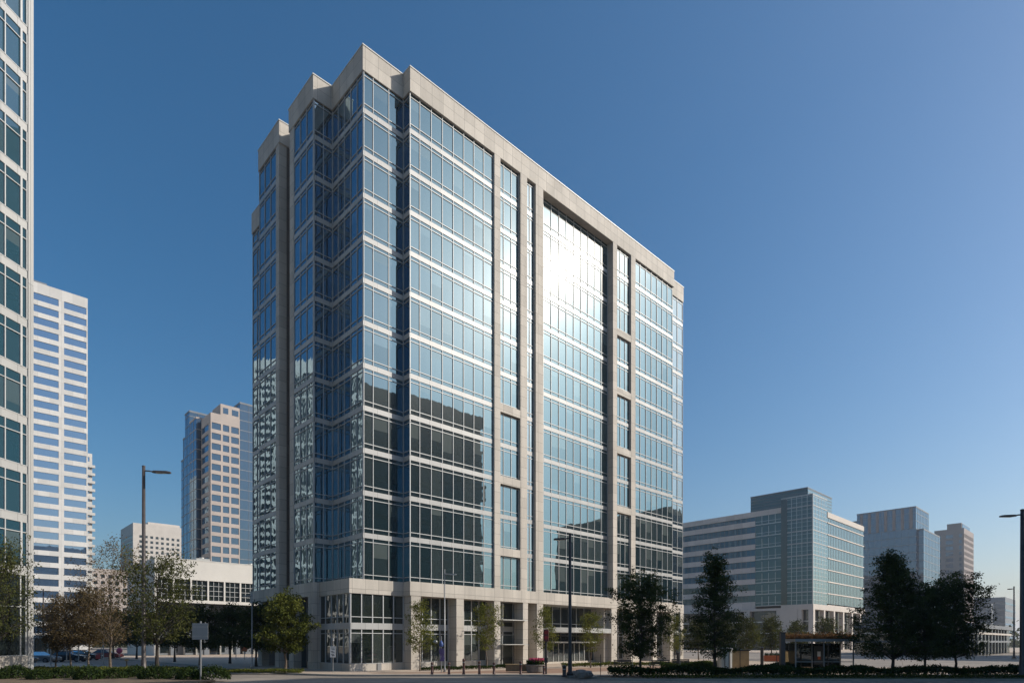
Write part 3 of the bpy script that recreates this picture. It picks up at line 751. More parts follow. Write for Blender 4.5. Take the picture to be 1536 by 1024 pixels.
# ------------------------------------------------------------------ trees
def leaf(mb, p, s, rr, t):
    a = Vector((rr.gauss(0, 1), rr.gauss(0, 1), rr.gauss(0, .8))); a.normalize()
    b = a.orthogonal(); b.rotate(Matrix.Rotation(rr.uniform(0, 6.28), 3, a)); c = a.cross(b)
    l, w = s * rr.uniform(.7, 1.3), s * rr.uniform(.35, .6)
    mb.face([tuple(p - b * l * .5), tuple(p + c * w * .5), tuple(p + b * l * .5), tuple(p - c * w * .5)], t)
def make_tree(seed, H, tr_h, rad, n_cl, n_leaf, ls, shape='round', r0=0.13, spread=0.55, asc=0.5, twigs=3, lo=None):
    """returns (trunk mesh builder, crown mesh builder) in local coordinates"""
    rr = random.Random(seed); T, Cn = MB(), MB()
    pts = [Vector((0, 0, 0))]; k = 7
    for i in range(1, k + 1):
        z = H * 0.93 * i / k; pts.append(Vector((rr.gauss(0, .05) * (1 + z * .12), rr.gauss(0, .05) * (1 + z * .12), z)))
    T.tube(pts, [r0 * 1.35] + [max(.012, r0 * (1 - (i / k)) ** .9) for i in range(1, k + 1)], 8)
    def trunk_at(z):
        f = min(max(z / (H * .93) * k, 0), k - .001); i = int(f); return pts[i].lerp(pts[i + 1], f - i)
    lo = tr_h if lo is None else lo
    for c in range(n_cl):
        f = (c + rr.random()) / n_cl
        z = lo + (H - lo) * (f ** 0.9)
        fz = (z - lo) / (H - lo)
        if shape == 'round': rm = rad * math.sqrt(max(0.04, 1 - (2 * fz * .93 - .86) ** 2))
        elif shape == 'cone': rm = rad * (1 - fz) ** .8 * (0.55 + .45 * min(1, fz / .12)) + .12
        elif shape == 'column': rm = rad * (0.45 + .55 * math.sin(math.pi * min(1, fz * .85 + .1)))
        else: rm = rad * (0.35 + .65 * math.sin(math.pi * (fz * .8 + .08)) ** .7)
        az = c * 2.399 + rr.gauss(0, .5); r = rm * (rr.random() ** .45) * rr.uniform(.75, 1.15)
        e = Vector((math.cos(az) * r, math.sin(az) * r, z + rr.gauss(0, .12)))
        zb_ = max(tr_h * .85, z - r * asc - .15); b0 = trunk_at(zb_)
        mid = b0.lerp(e, .5) + Vector((rr.gauss(0, .08), rr.gauss(0, .08), (.12 if asc > 0 else -.05) * r))
        br = max(.012, r0 * .30 * (1 - fz * .6))
        T.tube([b0, mid, e], [br, br * .6, br * .25], 5, False)
        cl = [e]
        for t_ in range(twigs):
            q = mid.lerp(e, rr.uniform(.2, 1)) ; d = Vector((rr.gauss(0, 1), rr.gauss(0, 1), rr.gauss(.35, .7))); d.normalize()
            w = q + d * rr.uniform(.3, .85) * rad * .38
            T.tube([q, q.lerp(w, .5) + Vector((0, 0, .04)), w], [br * .35, br * .2, .006], 3, False); cl.append(w)
        tv = rr.random() * .6
        for _ in range(n_leaf):
            q = rr.choice(cl) if rr.random() < .8 else b0.lerp(e, rr.uniform(.5, 1))
            s = spread * (.5 + .5 * rr.random())
            p = q + Vector((rr.gauss(0, s), rr.gauss(0, s), rr.gauss(0, s * .62)))
            if p.z < lo - .3: continue
            leaf(Cn, p, ls, rr, tv + rr.uniform(0, .3) + 0.001)
    return T, Cn
PROTO = {}
def tree(kind, name, label, px, Y, H=None, rz=None, group=None, z=PZ, wide=1.0):
    if kind not in PROTO:
        spec, bark, lm = TREES[kind]
        T, Cn = make_tree(**spec)
        mt = T.build('trunk', bark); mc = Cn.build('crown', lm)
        PROTO[kind] = (mt.data, mc.data, spec['H']); bpy.data.objects.remove(mt); bpy.data.objects.remove(mc)
    a, c, h0 = PROTO[kind]; x, y = at(px, Y)
    s = (H or h0) / h0
    o = thing(name, label, 'tree', (x, y, z), rnd.uniform(0, 6.28) if rz is None else rz, group)
    o.scale = (s * wide, s * wide, s)
    t = link(bpy.data.objects.new('trunk', a)); t.parent = o
    k = link(bpy.data.objects.new('crown', c)); k.parent = o
    return o
TREES = {
 'bare': (dict(seed=11, H=10.4, tr_h=2.4, rad=2.7, n_cl=80, n_leaf=46, ls=.12, shape='vase', r0=.10, spread=.34, asc=.9, twigs=9), 'bark', 'leaf_brown'),
 'brown': (dict(seed=12, H=6.6, tr_h=2.3, rad=2.1, n_cl=80, n_leaf=120, ls=.105, shape='round', r0=.07, spread=.34, asc=.8, twigs=4), 'bark_pale', 'leaf_brown'),
 'brown2': (dict(seed=31, H=5.8, tr_h=2.0, rad=2.0, n_cl=70, n_leaf=115, ls=.105, shape='vase', r0=.07, spread=.30, asc=.8, twigs=4), 'bark_pale', 'leaf_brown'),
 'open': (dict(seed=13, H=9.0, tr_h=2.7, rad=3.3, n_cl=75, n_leaf=110, ls=.14, shape='vase', r0=.15, spread=.36, asc=.85, twigs=5), 'bark_dark', 'leaf_olive'),
 'round': (dict(seed=14, H=5.9, tr_h=1.7, rad=2.5, n_cl=70, n_leaf=150, ls=.17, shape='round', r0=.11, spread=.30, asc=.5, twigs=3), 'bark', 'leaf_green'),
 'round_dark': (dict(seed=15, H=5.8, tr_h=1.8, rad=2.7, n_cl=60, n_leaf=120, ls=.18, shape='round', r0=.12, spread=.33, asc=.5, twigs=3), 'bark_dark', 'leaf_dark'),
 'slim': (dict(seed=16, H=6.2, tr_h=1.8, rad=1.35, n_cl=40, n_leaf=75, ls=.13, shape='column', r0=.06, spread=.25, asc=.8, twigs=3), 'bark', 'leaf_lime'),
 'slim2': (dict(seed=26, H=5.6, tr_h=1.9, rad=1.5, n_cl=36, n_leaf=70, ls=.13, shape='vase', r0=.06, spread=.26, asc=.7, twigs=3), 'bark', 'leaf_lime'),
 'dense': (dict(seed=17, H=7.4, tr_h=1.6, rad=2.5, n_cl=110, n_leaf=150, ls=.125, shape='vase', r0=.10, spread=.24, asc=.4, twigs=3), 'bark_dark', 'leaf_dark'),
 'dense2': (dict(seed=27, H=9.2, tr_h=1.5, rad=3.7, n_cl=150, n_leaf=150, ls=.13, shape='cone', r0=.12, spread=.26, asc=.5, twigs=3), 'bark_dark', 'leaf_dark'),
 'cone': (dict(seed=18, H=8.8, tr_h=1.5, rad=3.0, n_cl=170, n_leaf=80, ls=.12, shape='cone', r0=.11, spread=.19, asc=.15, twigs=3), 'bark_dark', 'leaf_dark'),
 'olive': (dict(seed=19, H=5.2, tr_h=1.6, rad=2.2, n_cl=40, n_leaf=90, ls=.18, shape='round', r0=.08, spread=.32, asc=.5, twigs=3), 'bark', 'leaf_olive'),
}
g1 = 'street trees in the left planting bed'
tree('bare', 'street_tree', 'tall thin tree with nearly bare twigs, left of the tall lamp', 166, 50, 10.6, 0.3, g1)
tree('brown', 'street_tree', 'brown-leaved tree with pale trunk, first to the left of the bare tree', 134, 51.3, 6.9, 1.0, g1)
tree('brown2', 'street_tree', 'short brown-leaved tree, second of the three low autumn trees from the left', 106, 50.0, 6.2, 2.0, g1)
tree('brown2', 'street_tree', 'smallest brown tree, closest to the left edge tower', 84, 51.6, 5.6, 4.0, g1)
tree('open', 'street_tree', 'broad olive-leaved tree with open dark branches just right of the tall left lamp', 236, 46.3, 9.0, 0.8, g1)
tree('open', 'street_tree', 'dark leafy tree cropped by the left edge in front of the glass tower', -8, 43.0, 9.6, 3.0, g1, wide=0.8)
g2 = 'round trees beside the shaded side of the tower'
tree('round', 'street_tree', 'bright sunlit round tree with dense green leaves at the shaded corner of the tower', 428, 52.3, 6.3, 0.4, g2, wide=0.9)
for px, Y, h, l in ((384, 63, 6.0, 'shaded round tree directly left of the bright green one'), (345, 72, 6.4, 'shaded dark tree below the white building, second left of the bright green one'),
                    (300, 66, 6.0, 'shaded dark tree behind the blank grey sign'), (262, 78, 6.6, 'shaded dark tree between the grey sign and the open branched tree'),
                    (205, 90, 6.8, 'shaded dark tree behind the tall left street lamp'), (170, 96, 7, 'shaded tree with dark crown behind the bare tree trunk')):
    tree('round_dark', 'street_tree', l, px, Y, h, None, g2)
g3 = 'young trees along the sunny front'
for i, (px, Y, h, l) in enumerate(((630, 52.8, 6.0, 'young lime-leaved tree nearest the tower corner, before the first column'), (730, 57.5, 6.1, 'young lime-leaved tree between the second and third columns'),
                    (818, 62, 6.0, 'young lime-leaved tree beside the flower planter and entrance canopy'), (886, 60, 5.4, 'young lime-leaved tree in front of the entrance doors'),
                    (1012, 70, 5.6, 'young lime-leaved tree at the far right corner of the tower'))):
    tree('slim' if i % 2 == 0 else 'slim2', 'young_tree', l, px, Y, h, None, g3)
g4 = 'dark trees behind the right hedge'
tree('dense', 'shade_tree', 'dark dense tree standing before the right bays of the tower', 962, 45.0, 7.2, 0.0, g4, z=PZ)
tree('cone', 'conifer_tree', 'dark pointed tree around the lamp post right of the tower', 1073, 44.6, 8.6, 0.5, g4)
tree('dense2', 'shade_tree', 'tallest dark bushy tree, in front of the blue glass building', 1338, 44.6, 8.7, 1.2, g4)
tree('dense', 'shade_tree', 'dark bushy tree before the brown stone tower, rightmost of the dark trees', 1432, 45.0, 7.1, 2.2, g4)
tree('dense', 'shade_tree', 'lower dark tree filling the gap between the two tallest right-hand trees', 1388, 44.0, 6.6, 4.2, g4)
g5 = 'small olive trees beyond the right plaza'
for i, (px, Y, h, l) in enumerate(((1120, 78, 5.4, 'olive-green tree just right of the pointed dark tree'), (1048, 88, 5.6, 'olive-green tree just left of the pointed dark tree'),
      (1158, 84, 5.6, 'olive-green tree before the stone podium, left of the dark square post'), (1196, 92, 5.4, 'olive-green tree between the square post and the bus shelter'), (1240, 96, 6, 'olive-green tree behind the bus shelter roof'), (1085, 96, 5.6, 'olive-green tree directly behind the pointed dark tree'))):
    tree('olive', 'small_tree', l, px, Y, h, None, g5)

# distant wood (one mass)
rr = random.Random(5); m = MB()
for px in range(-100, 1700, 5):
    Y = rr.uniform(300, 330); x, y = at(px, Y); h = rr.uniform(5, 10)
    for _ in range(45): leaf(m, Vector((x + rr.gauss(0, 2.2), y + rr.gauss(0, 4), abs(rr.gauss(0, 1)) * h * .5 + .5)), 1.6, rr, rr.random() * .8 + .001)
tag(m.build('distant_wood', 'leaf_olive'), 'low belt of distant trees along the horizon between the buildings', 'wood', kind='stuff')

# ------------------------------------------------------------------ hedges, shrubs, ground cover
def shrub_mesh(seed, rx, ry, h, n, ls, mat, name='shrub'):
    rr = random.Random(seed); m = MB()
    for _ in range(n):
        a = rr.uniform(0, 6.283); e = rr.random(); r = rr.uniform(.55, 1.05) ** .5
        x = math.cos(a) * math.sqrt(1 - e * e) * rx * r; y = math.sin(a) * math.sqrt(1 - e * e) * ry * r; z = e * h * r * rr.uniform(.75, 1.1)
        leaf(m, Vector((x, y, z + .03)), ls, rr, rr.random() * .7 + .001)
    return m
SH = [shrub_mesh(s, 1.0, .75, .78, 1300, .12, None) for s in (1, 2, 3)]
SHD = []
for s in SH:
    o = s.build('shrub', 'leaf_hedge'); SHD.append(o.data); bpy.data.objects.remove(o)
def shrub(px, Y, s, label, group, i, zs=1.0):
    x, y = at(px, Y); o = link(bpy.data.objects.new('shrub', SHD[i % 3])); o.location = (x, y, PZ + .04); o.scale = (s, s, s * zs); o.rotation_euler = (0, 0, i * 1.3)
    return tag(o, label, 'shrub', group)
gl_ = 'low shrubs along the bottom left bed'
spots = [(-14, 40.6), (22, 41.6), (58, 40.4), (96, 41.8), (134, 40.6), (170, 41.4), (205, 43.0), (232, 41.0), (262, 42.2), (284, 40.6), (318, 40.4)]
ll = ['dark shrub cropped by the bottom left corner', 'dark shrub second from the bottom left corner', 'dark shrub third from the bottom left corner', 'dark shrub below the two slim brown trees', 'dark shrub below the striped high-rise corner', 'dark shrub below the bare brown tree', 'dark shrub in front of the tall left lamp base', 'dark shrub at the foot of the open olive tree', 'dark shrub right of the open olive tree trunk', 'dark shrub just left of the blank sign post', 'dark shrub just right of the blank sign post, last of the row']
for i, ((px, Y), l) in enumerate(zip(spots, ll)): shrub(px, Y, 1.05 + .15 * math.sin(i * 2.1), l, gl_, i, 0.95)
def hedge(name, label, x0, x1, y0, y1, h, mat, n, ls=.11, kind=None, cat='hedge', z=PZ, skew=0.0):
    rr = random.Random(int(abs(x0 * 10) + n)); m = MB()
    for _ in range(n):
        x = rr.uniform(x0, x1); y = rr.uniform(y0, y1); hh = h * (.78 + .22 * math.sin(x * 1.7) * math.cos(y * 2.3 + x * .6))
        zz = hh * (rr.random() ** .35) + rr.gauss(0, .04)
        leaf(m, Vector((x, y + skew * (x - x0), max(.02, zz))), ls, rr, rr.random() * .7 + .001)
    o = m.build(name, mat); o.location = (0, 0, z)
    return tag(o, label, cat, kind=kind)
hedge('hedge', 'long clipped dark hedge along the bottom right kerb', 6.9, 62, 43.0, 44.2, .86, 'leaf_hedge', 42000, .13)
hedge('hedge', 'short dark hedge behind the kerb hedge, under the dark tree by the tower', 12.5, 17.5, 50.5, 51.6, .95, 'leaf_hedge', 5000, .12)
hedge('hedge', 'short dark hedge block beside the two utility cabinets', 18.8, 22.6, 47.6, 48.6, .95, 'leaf_hedge', 4500, .12)
hedge('ground_cover', 'bright yellow-green ground cover beside the left edge tower', -42, -27.0, 46.5, 52.5, .42, 'leaf_cover', 15000, .12, 'stuff', 'ground cover', PZ + .04)
hedge('ground_cover', 'low green strip of planting under the bright round tree', -24.2, -17.2, 49.4, 50.6, .30, 'leaf_cover', 5000, .10, 'stuff', 'ground cover')
hedge('ground_cover', 'dark low planting along the foot of the front columns', -8.0, 3.0, 53.1, 54.0, .35, 'leaf_hedge', 6000, .10, 'stuff', 'ground cover', PZ, 0.74)
hedge('ground_cover', 'green edging plants before the entrance on the plaza', 5.0, 22, 61.0, 61.9, .45, 'leaf_cover', 7000, .12, 'stuff', 'ground cover', PZ, .35)
hedge('ground_cover', 'low ground cover on the lawn below the right hedge', 9, 62, 41.7, 42.9, .22, 'leaf_green', 12000, .10, 'stuff', 'ground cover', PZ + .04)

# ------------------------------------------------------------------ street lamps
def lamp(label, px, Y, H, arm, side=1, r=0.13, mat='pole_dark', head=(1.25, .34, .13), droop=-0.05, group='street lamps'):
    x, y = at(px, Y); o = thing('street_lamp', label, 'street lamp', (x, y, PZ), 0, group)
    m = MB(); m.lathe([(r * 2.0, 0), (r * 2.0, .25), (r * 1.25, .35), (r * 1.15, 1.1), (r, 1.2), (r * .72, H)], 14); m.build('pole', mat, o, True)
    m = MB(); m.lathe([(r * 3.1, -.1), (r * 3.1, .06)], 14); m.build('base', 'kerb', o)
    m = MB(); m.lathe([(r * .78, H), (r * .78, H + .08), (.02, H + .12)], 12); m.build('pole_cap', mat, o)
    m = MB(); m.tube([(0, 0, H - .28), (side * arm * .5, 0, H - .30), (side * arm, 0, H - .30 + droop)], [.055, .05, .045], 8); m.build('arm', mat, o)
    L, W, t = head; x0 = side * (arm - .1); zc = H - .30 + droop
    m = MB()
    pts = [(0, .45), (.12, 1), (.82, 1), (1, .6)]
    n0 = len(m.v)
    for f_, w_ in pts:
        xx = x0 + side * L * f_; zz = zc + droop * f_ * .8
        m.v += [(xx, -W / 2 * w_, zz - t / 2), (xx, W / 2 * w_, zz - t / 2), (xx, W / 2 * w_ * .8, zz + t / 2 * w_), (xx, -W / 2 * w_ * .8, zz + t / 2 * w_)]
    for i in range(3):
        for k in range(4):
            a = n0 + i * 4 + k; b_ = n0 + i * 4 + (k + 1) % 4; m.f.append((a, b_, b_ + 4, a + 4)); m.t.append(0.0)
    m.f += [(n0, n0 + 1, n0 + 2, n0 + 3), (n0 + 12, n0 + 13, n0 + 14, n0 + 15)]; m.t += [0.0, 0.0]
    h = m.build('lamp_head', mat, o)
    m = MB(); m.box(min(x0 + side * .3, x0 + side * L * .8), max(x0 + side * .3, x0 + side * L * .8), -W * .3, W * .3, zc - t / 2 - .03 + droop * .4, zc - t / 2 + .01 + droop * .4); m.build('lens', 'lens', h)
    m = MB(); m.box(-r * .4, r * .4, -r * 1.16, -r * .9, .5, .95); m.build('hatch', mat, o)
    return o
lamp('tallest bronze street lamp, head pointing right, between bare and olive trees', 215.5, 45.5, 15.55, .75, 1, .15, 'pole_bronze', (1.35, .4, .14), -.06)
lamp('black street lamp with its head pointing left, standing in front of the wide front bay', 855, 44.8, 10.4, .45, -1, .13, 'pole_dark', (.85, .34, .12), -.03)
lamp('black street lamp rising through the pointed dark tree', 1071.5, 46.5, 8.95, .35, -1, .08, 'pole_dark', (.75, .26, .08), -.03)
lamp('dark street lamp cropped by the right edge with its head pointing left', 1533.5, 42.5, 11.65, .55, -1, .16, 'pole_bronze', (1.1, .32, .12), -.05)
lamp('thin distant street lamp standing at the far right by the pale block', 1521, 96, 11.2, .4, -1, .12, 'pole_bronze', (.7, .3, .14), -.02)
lamp('small far street lamp in front of the striped high-rise', 65, 120, 12.9, .5, 1, .16, 'pole_bronze', (1.2, .4, .16), -.05)
lamp('slender pale grey street lamp before the lower left bay, next to the blue banner', 667, 51.3, 8.5, .5, 1, .05, 'pole_grey', (.6, .2, .08), 0.0)
lamp('thin grey street lamp pole among the shaded trees by the white building', 378, 58, 7.2, .4, -1, .05, 'pole_grey', (.5, .2, .08), 0.0)

# ------------------------------------------------------------------ signs, bollards and small things
def post(name, label, cat, px, Y, H, r, mat, group=None):
    x, y = at(px, Y); o = thing(name, label, cat, (x, y, PZ), 0, group)
    m = MB(); m.lathe([(r, 0), (r, H)], 10); m.build('post', mat, o); return o
o = post('traffic_sign', 'blank grey back of a square road sign on a pale post, bottom left', 'road sign', 301, 39.6, 3.85, .055, 'pole_grey')
m = MB(); m.box(-.52, .52, -.055, -.075 - .0, 2.66, 3.72); pl = m.build('sign_panel', 'sign_grey', o); bevel(pl, .01)
m = MB(); m.box(-.5, .5, -.095, -.076, 2.85, 2.92); m.box(-.5, .5, -.095, -.076, 3.45, 3.52); m.build('bracket', 'pole_grey', pl)
o = post('parking_sign', 'small white notice sign with dark lettering on a thin post before the tower corner', 'road sign', 499.5, 50.5, 2.75, .03, 'pole_grey')
m = MB(); m.box(-.23, .23, -.05, -.035, 1.25, 2.15); pl = m.build('sign_panel', 'sign_white', o)
m = MB()
for z, a, c in ((2.0, -.15, .15), (1.88, -.1, .16), (1.72, -.16, .05), (1.62, -.1, .14), (1.45, -.15, .1), (1.37, -.08, .15)): m.box(a, c, -.056, -.051, z, z + .05)
m.build('lettering', 'sign_ink', pl)
m = MB(); m.lathe([(.02, 2.5), (.11, 2.6), (.09, 2.8), (.02, 2.86)], 10); m.build('finial', 'pole_grey', o)
# banner post with emblem-like blue and purple flags
o = post('banner_post', 'thin post with a blue and purple banner and round fittings before the first lobby bay', 'banner', 662, 50.2, 3.0, .04, 'pole_grey')
m = MB()
for i in range(7):
    z0 = .95 + i * .15; x0 = -.12 + .05 * math.sin(i); x1 = .24 + .05 * math.sin(i * 1.7); y_ = .05 * math.sin(i * .9)
    m.box(x0, x1, -.08 + y_, -.05 + y_, z0, z0 + .15)
m.build('banner', 'purple', o)
m = MB(); m.lathe([(.03, 2.1), (.15, 2.15), (.18, 2.35), (.12, 2.5), (.03, 2.65)], 12, 0, -.1); m.build('blue_globe', 'blue', o, True)
m = MB(); m.lathe([(.03, 2.3), (.2, 2.4), (.2, 2.6), (.03, 2.7)], 12, -.5, -.05); m.tube([(-.5, 0, 2.4), (0, 0, 2.35)], .025, 6); m.build('side_globe', 'sign_grey', o, True)
o = post('bracket_post', 'thin post with a leafy hanging basket just left of the blue banner', 'post', 650, 50.2, 2.6, .03, 'pole_dark')
m = MB()
for _ in range(300): leaf(m, Vector((rnd.gauss(0, .18), rnd.gauss(0, .18), 2.45 + rnd.gauss(0, .15))), .12, rnd, rnd.random())
m.build('basket_plants', 'leaf_green', o)
o = post('signal_post', 'dark post topped by a red pedestrian signal beside the young tree', 'signal', 819, 47.8, 3.0, .08, 'pole_dark')
m = MB(); m.box(-.2, .2, -.22, .1, 2.55, 3.5); sh = m.build('signal_housing', 'red_dark', o); bevel(sh, .03)
m = MB(); m.lathe([(.15, 0), (.15, .03)], 14); l = m.build('signal_lens', 'lamp_red', sh); l.rotation_euler = (R(90), 0, 0); l.location = (0, -.22, 3.25)
m = MB(); m.lathe([(.15, 0), (.15, .03)], 14); l = m.build('signal_lens', 'red', sh); l.rotation_euler = (R(90), 0, 0); l.location = (0, -.22, 2.85)
m = MB(); m.box(-.14, .14, -.12, .12, .9, 1.3); m.build('push_button_box', 'pole_dark', o)
gb_ = 'bollards along the kerb'
names = ['first and leftmost brown bollard of the kerb row', 'second brown bollard of the kerb row from the left', 'third brown bollard of the row, slightly taller and darker', 'fourth brown bollard of the kerb row from the left', 'fifth brown bollard of the kerb row, below the third column', 'sixth brown bollard, in front of the timber bench box', 'seventh brown bollard, right beside the signal post']
proto = None
for i, (px, h) in enumerate(((648, .95), (673.5, .95), (695.5, 1.25), (719, 1.05), (741, .95), (781, 1.05), (816, .7))):
    x, y = at(px, 47.5)
    if proto is None:
        proto = thing('bollard', names[0], 'bollard', (x, y, PZ), 0, gb_)
        m = MB(); m.lathe([(.12, 0), (.12, .05), (.095, .07), (.095, .84), (.11, .85), (.11, .92), (.07, .97), (.01, .99)], 14); m.build('shaft', 'bollard_brown', proto, True)
        m = MB(); m.lathe([(.099, .72), (.099, .78)], 14); m.build('reflective_band', 'sign_grey', proto)
        b_ = proto
    else: b_ = copy_tree(proto); b_.location = (x, y, PZ); b_['label'] = names[i]
    b_.scale = (1, 1, h)
o = thing('kerb_bollard', 'black domed bollard beside the base of the black street lamp', 'bollard', (*at(846.5, 44.2), PZ))
m = MB(); m.lathe([(.2, 0), (.2, .1), (.14, .14), (.14, .68), (.17, .7), (.15, .8), (.02, .86)], 14); m.build('shaft', 'pole_dark', o, True)
m = MB(); m.lathe([(.145, .5), (.145, .58)], 14); m.build('reflective_band', 'sign_grey', o)
def rock(label, px, Y, s, seed):
    rr = random.Random(seed); m = MB(); n = 10; pr = [(.5, 0), (.62, .15), (.55, .38), (.3, .55), (.04, .6)]
    m.lathe([(r * s, z * s) for r, z in pr], n)
    m.v = [(x + rr.gauss(0, .05) * s, y + rr.gauss(0, .05) * s, z) for x, y, z in m.v]
    o = m.build('boulder', 'rock', None, False, (*at(px, Y), PZ + .02)); tag(o, label, 'boulder', 'boulders by the lamp base')
rock('grey boulder at the left end of the kerb hedge', 872, 43.6, .9, 1); rock('small grey boulder between lamp and hedge', 882, 44.3, .7, 2); rock('large grey boulder right behind the lamp base', 862, 45.4, .6, 3)
# timber bench box, flower planter
o = thing('bench', 'timber box bench on the sunny footway beside the flower planter', 'bench', (*at(775, 50.5), PZ), 0)
m = MB(); m.box(-.9, .9, -.3, .3, .1, .62); bevel(m.build('bench_base', 'wood', o), .02)
m = MB()
for i in range(4): m.box(-.95, .95, -.34 + i * .175, -.18 + i * .175, .63, .69)
m.build('seat', 'wood_gold', o)
o = thing('flower_planter', 'round stone planter filled with bright red flowers', 'planter', (*at(803, 50.0), PZ), 0)
m = MB(); m.lathe([(.62, 0), (.7, .1), (.78, .55), (.85, .6), (.85, .68), (.7, .68), (.68, .6)], 20); m.build('bowl', 'rock', o)
m = MB(); rr = random.Random(3)
for _ in range(900):
    a, r_ = rr.uniform(0, 6.28), .75 * rr.random() ** .5; leaf(m, Vector((math.cos(a) * r_, math.sin(a) * r_, .66 + rr.random() * .35)), .13, rr, rr.random())
m.build('foliage', 'leaf_hedge', o)
m = MB()
for _ in range(650):
    a, r_ = rr.uniform(0, 6.28), .6 * rr.random() ** .5; leaf(m, Vector((math.cos(a) * r_ + .1, math.sin(a) * r_, .9 + rr.random() * .28)), .14, rr, rr.random())
m.build('flowers', 'pink', o)
# cabinets
o = thing('advert_column', 'rounded pale metal cabinet standing on the plaza right of the pointed tree', 'cabinet', (*at(1087, 48.6), PZ), 0)
m = MB(); m.lathe([(.62, 0), (.62, .08), (.56, .1), (.56, 1.9), (.66, 1.93), (.66, 2.02), (.1, 2.08)], 22); m.build('shell', 'steel_light', o, False)
m = MB(); m.box(-.2, -.16, -.575, -.5, .1, 1.9); m.box(.16, .2, -.575, -.5, .1, 1.9); m.build('seam', 'pole_dark', o)
o = thing('utility_cabinet', 'golden timber-clad cabinet just right of the rounded pale cabinet', 'cabinet', (*at(1103, 53), PZ), 0)
m = MB(); m.box(-1.0, 1.0, -.5, .5, .1, 1.75); m.build('body', 'wood_gold', o)
m = MB(); m.box(-1.08, 1.08, -.58, .58, 1.75, 1.85); m.build('lid', 'pole_dark', o)
m = MB(); m.box(.2, .24, -.53, -.5, .1, 1.75); m.box(-.95, -.9, -.53, -.5, .1, 1.75); m.build('door_gap', 'pole_dark', o)
o = post('square_post', 'thick dark square post standing left of the bus shelter', 'post', 1173.5, 45.2, 3.0, .02, 'pole_dark')
m = MB(); m.box(-.16, .16, -.16, .16, 0, 3.15); m.build('shaft', 'pole_bronze', o); m = MB(); m.box(-.18, .18, -.18, .18, 3.15, 3.24); m.build('cap', 'pole_dark', o)
# bus shelter
o = thing('bus_shelter', 'glass bus shelter with a planted roof at the right of the plaza', 'bus shelter', (*at(1193, 47.5), PZ), 0)
m = MB(); m.box(-.2, 4.8, -.4, 2.2, 2.55, 2.75); m.build('roof', 'sign_grey', o)
for x_ in (0, 2.2, 4.5):
    for y_ in (0, 1.9): m = MB(); m.box(x_, x_ + .08, y_, y_ + .08, 0, 2.55); m.build('post', 'sign_grey', o)
m = MB(); m.box(.08, 4.5, 1.93, 1.95, .3, 2.4); m.build('rear_pane', 'glass_lobby', o)
m = MB(); m.box(.03, .05, .08, 1.9, .3, 2.4); m.build('side_pane', 'glass_lobby', o)
m = MB(); m.box(.08, 4.5, -.02, .06, .95, 1.0); m.box(.08, 4.5, 1.9, 1.94, .28, .32); m.build('rail', 'sign_grey', o)
m = MB(); m.box(2.35, 3.15, 1.82, 1.9, .7, 2.2); pn = m.build('poster_panel', 'dark_clad', o)
m = MB(); m.box(2.62, 2.88, 1.80, 1.818, 1.35, 1.75); m.build('poster_white', 'sign_white', pn); m = MB(); m.box(2.66, 2.86, 1.80, 1.818, 1.1, 1.345); m.build('poster_orange', 'orange', pn)
m = MB(); m.box(.4, 2.1, 1.3, 1.7, .45, .5); m.box(.6, .66, 1.4, 1.6, 0, .45); m.box(1.85, 1.91, 1.4, 1.6, 0, .45); m.build('seat', 'wood', o)
m = MB(); rr = random.Random(9)
for _ in range(4200): leaf(m, Vector((rr.uniform(-.2, 4.8), rr.uniform(-.35, 2.15), 2.78 + abs(rr.gauss(0, .17)))), .13, rr, rr.random())
m.build('roof_plants', 'leaf_reed', o)
# plaza benches (behind the hedge) and red planters
gp = 'benches on the right plaza'
bp_ = None
for i, (px, Y, l) in enumerate(((935, 56, 'dark slatted bench near the entrance, left of the dense dark tree'), (992, 55, 'dark slatted bench just right of the dense dark tree trunk'), (1022, 58, 'dark slatted bench at the end of the front facade'))):
    if bp_ is None:
        bp_ = thing('park_bench', l, 'bench', (*at(px, Y), PZ), 0, gp)
        m = MB()
        for k in range(4): m.box(-.85, .85, -.22 + k * .12, -.13 + k * .12, .42, .46)
        m.build('seat', 'pole_dark', bp_)
        m = MB()
        for k in range(3): m.box(-.85, .85, .27 + k * .02, .30 + k * .02, .52 + k * .13, .62 + k * .13)
        m.build('backrest', 'pole_dark', bp_)
        for s in (-.75, .7): m = MB(); m.box(s, s + .05, -.2, -.14, 0, .42); m.box(s, s + .05, .22, .28, 0, .85); m.box(s, s + .05, -.2, .28, .38, .42); m.build('leg', 'pole_dark', bp_)
        q = bp_
    else: q = copy_tree(bp_); q.location = (*at(px, Y), PZ); q['label'] = l
for i, (px, l) in enumerate(((1160, 'reddish planter box beyond the street, left of the square post'), (1188, 'reddish planter box beyond the street, just right of the square post'))):
    o = thing('planter_box', l, 'planter', (*at(px, 84), .02), 0, 'red planter boxes across the street')
    m = MB(); m.box(-1.3, 1.3, -.4, .4, 0, .8); bevel(m.build('box', 'orange', o), .03)
    m = MB()
    for _ in range(260): leaf(m, Vector((rnd.uniform(-1.2, 1.2), rnd.uniform(-.35, .35), .8 + rnd.random() * .25)), .2, rnd, rnd.random())
    m.build('foliage', 'leaf_hedge', o)
for i, (px, Y, h, l) in enumerate(((975, 44.9, 2.5, 'thin pale stake just right of the dense dark tree'), (949, 44.9, 1.5, 'thin pale stake just left of the dense dark tree'), (1020, 45.5, 5.0, 'tall thin grey stake at the right corner of the tower'), (1165, 47, 1.8, 'thin dark stake just left of the square post'), (901, 45, 1.6, 'thin dark stake in the hedge below the entrance'))):
    post('thin_post', l, 'post', px, Y, h, .025, 'pole_grey' if i < 3 else 'pole_dark', 'thin stakes in the right bed')
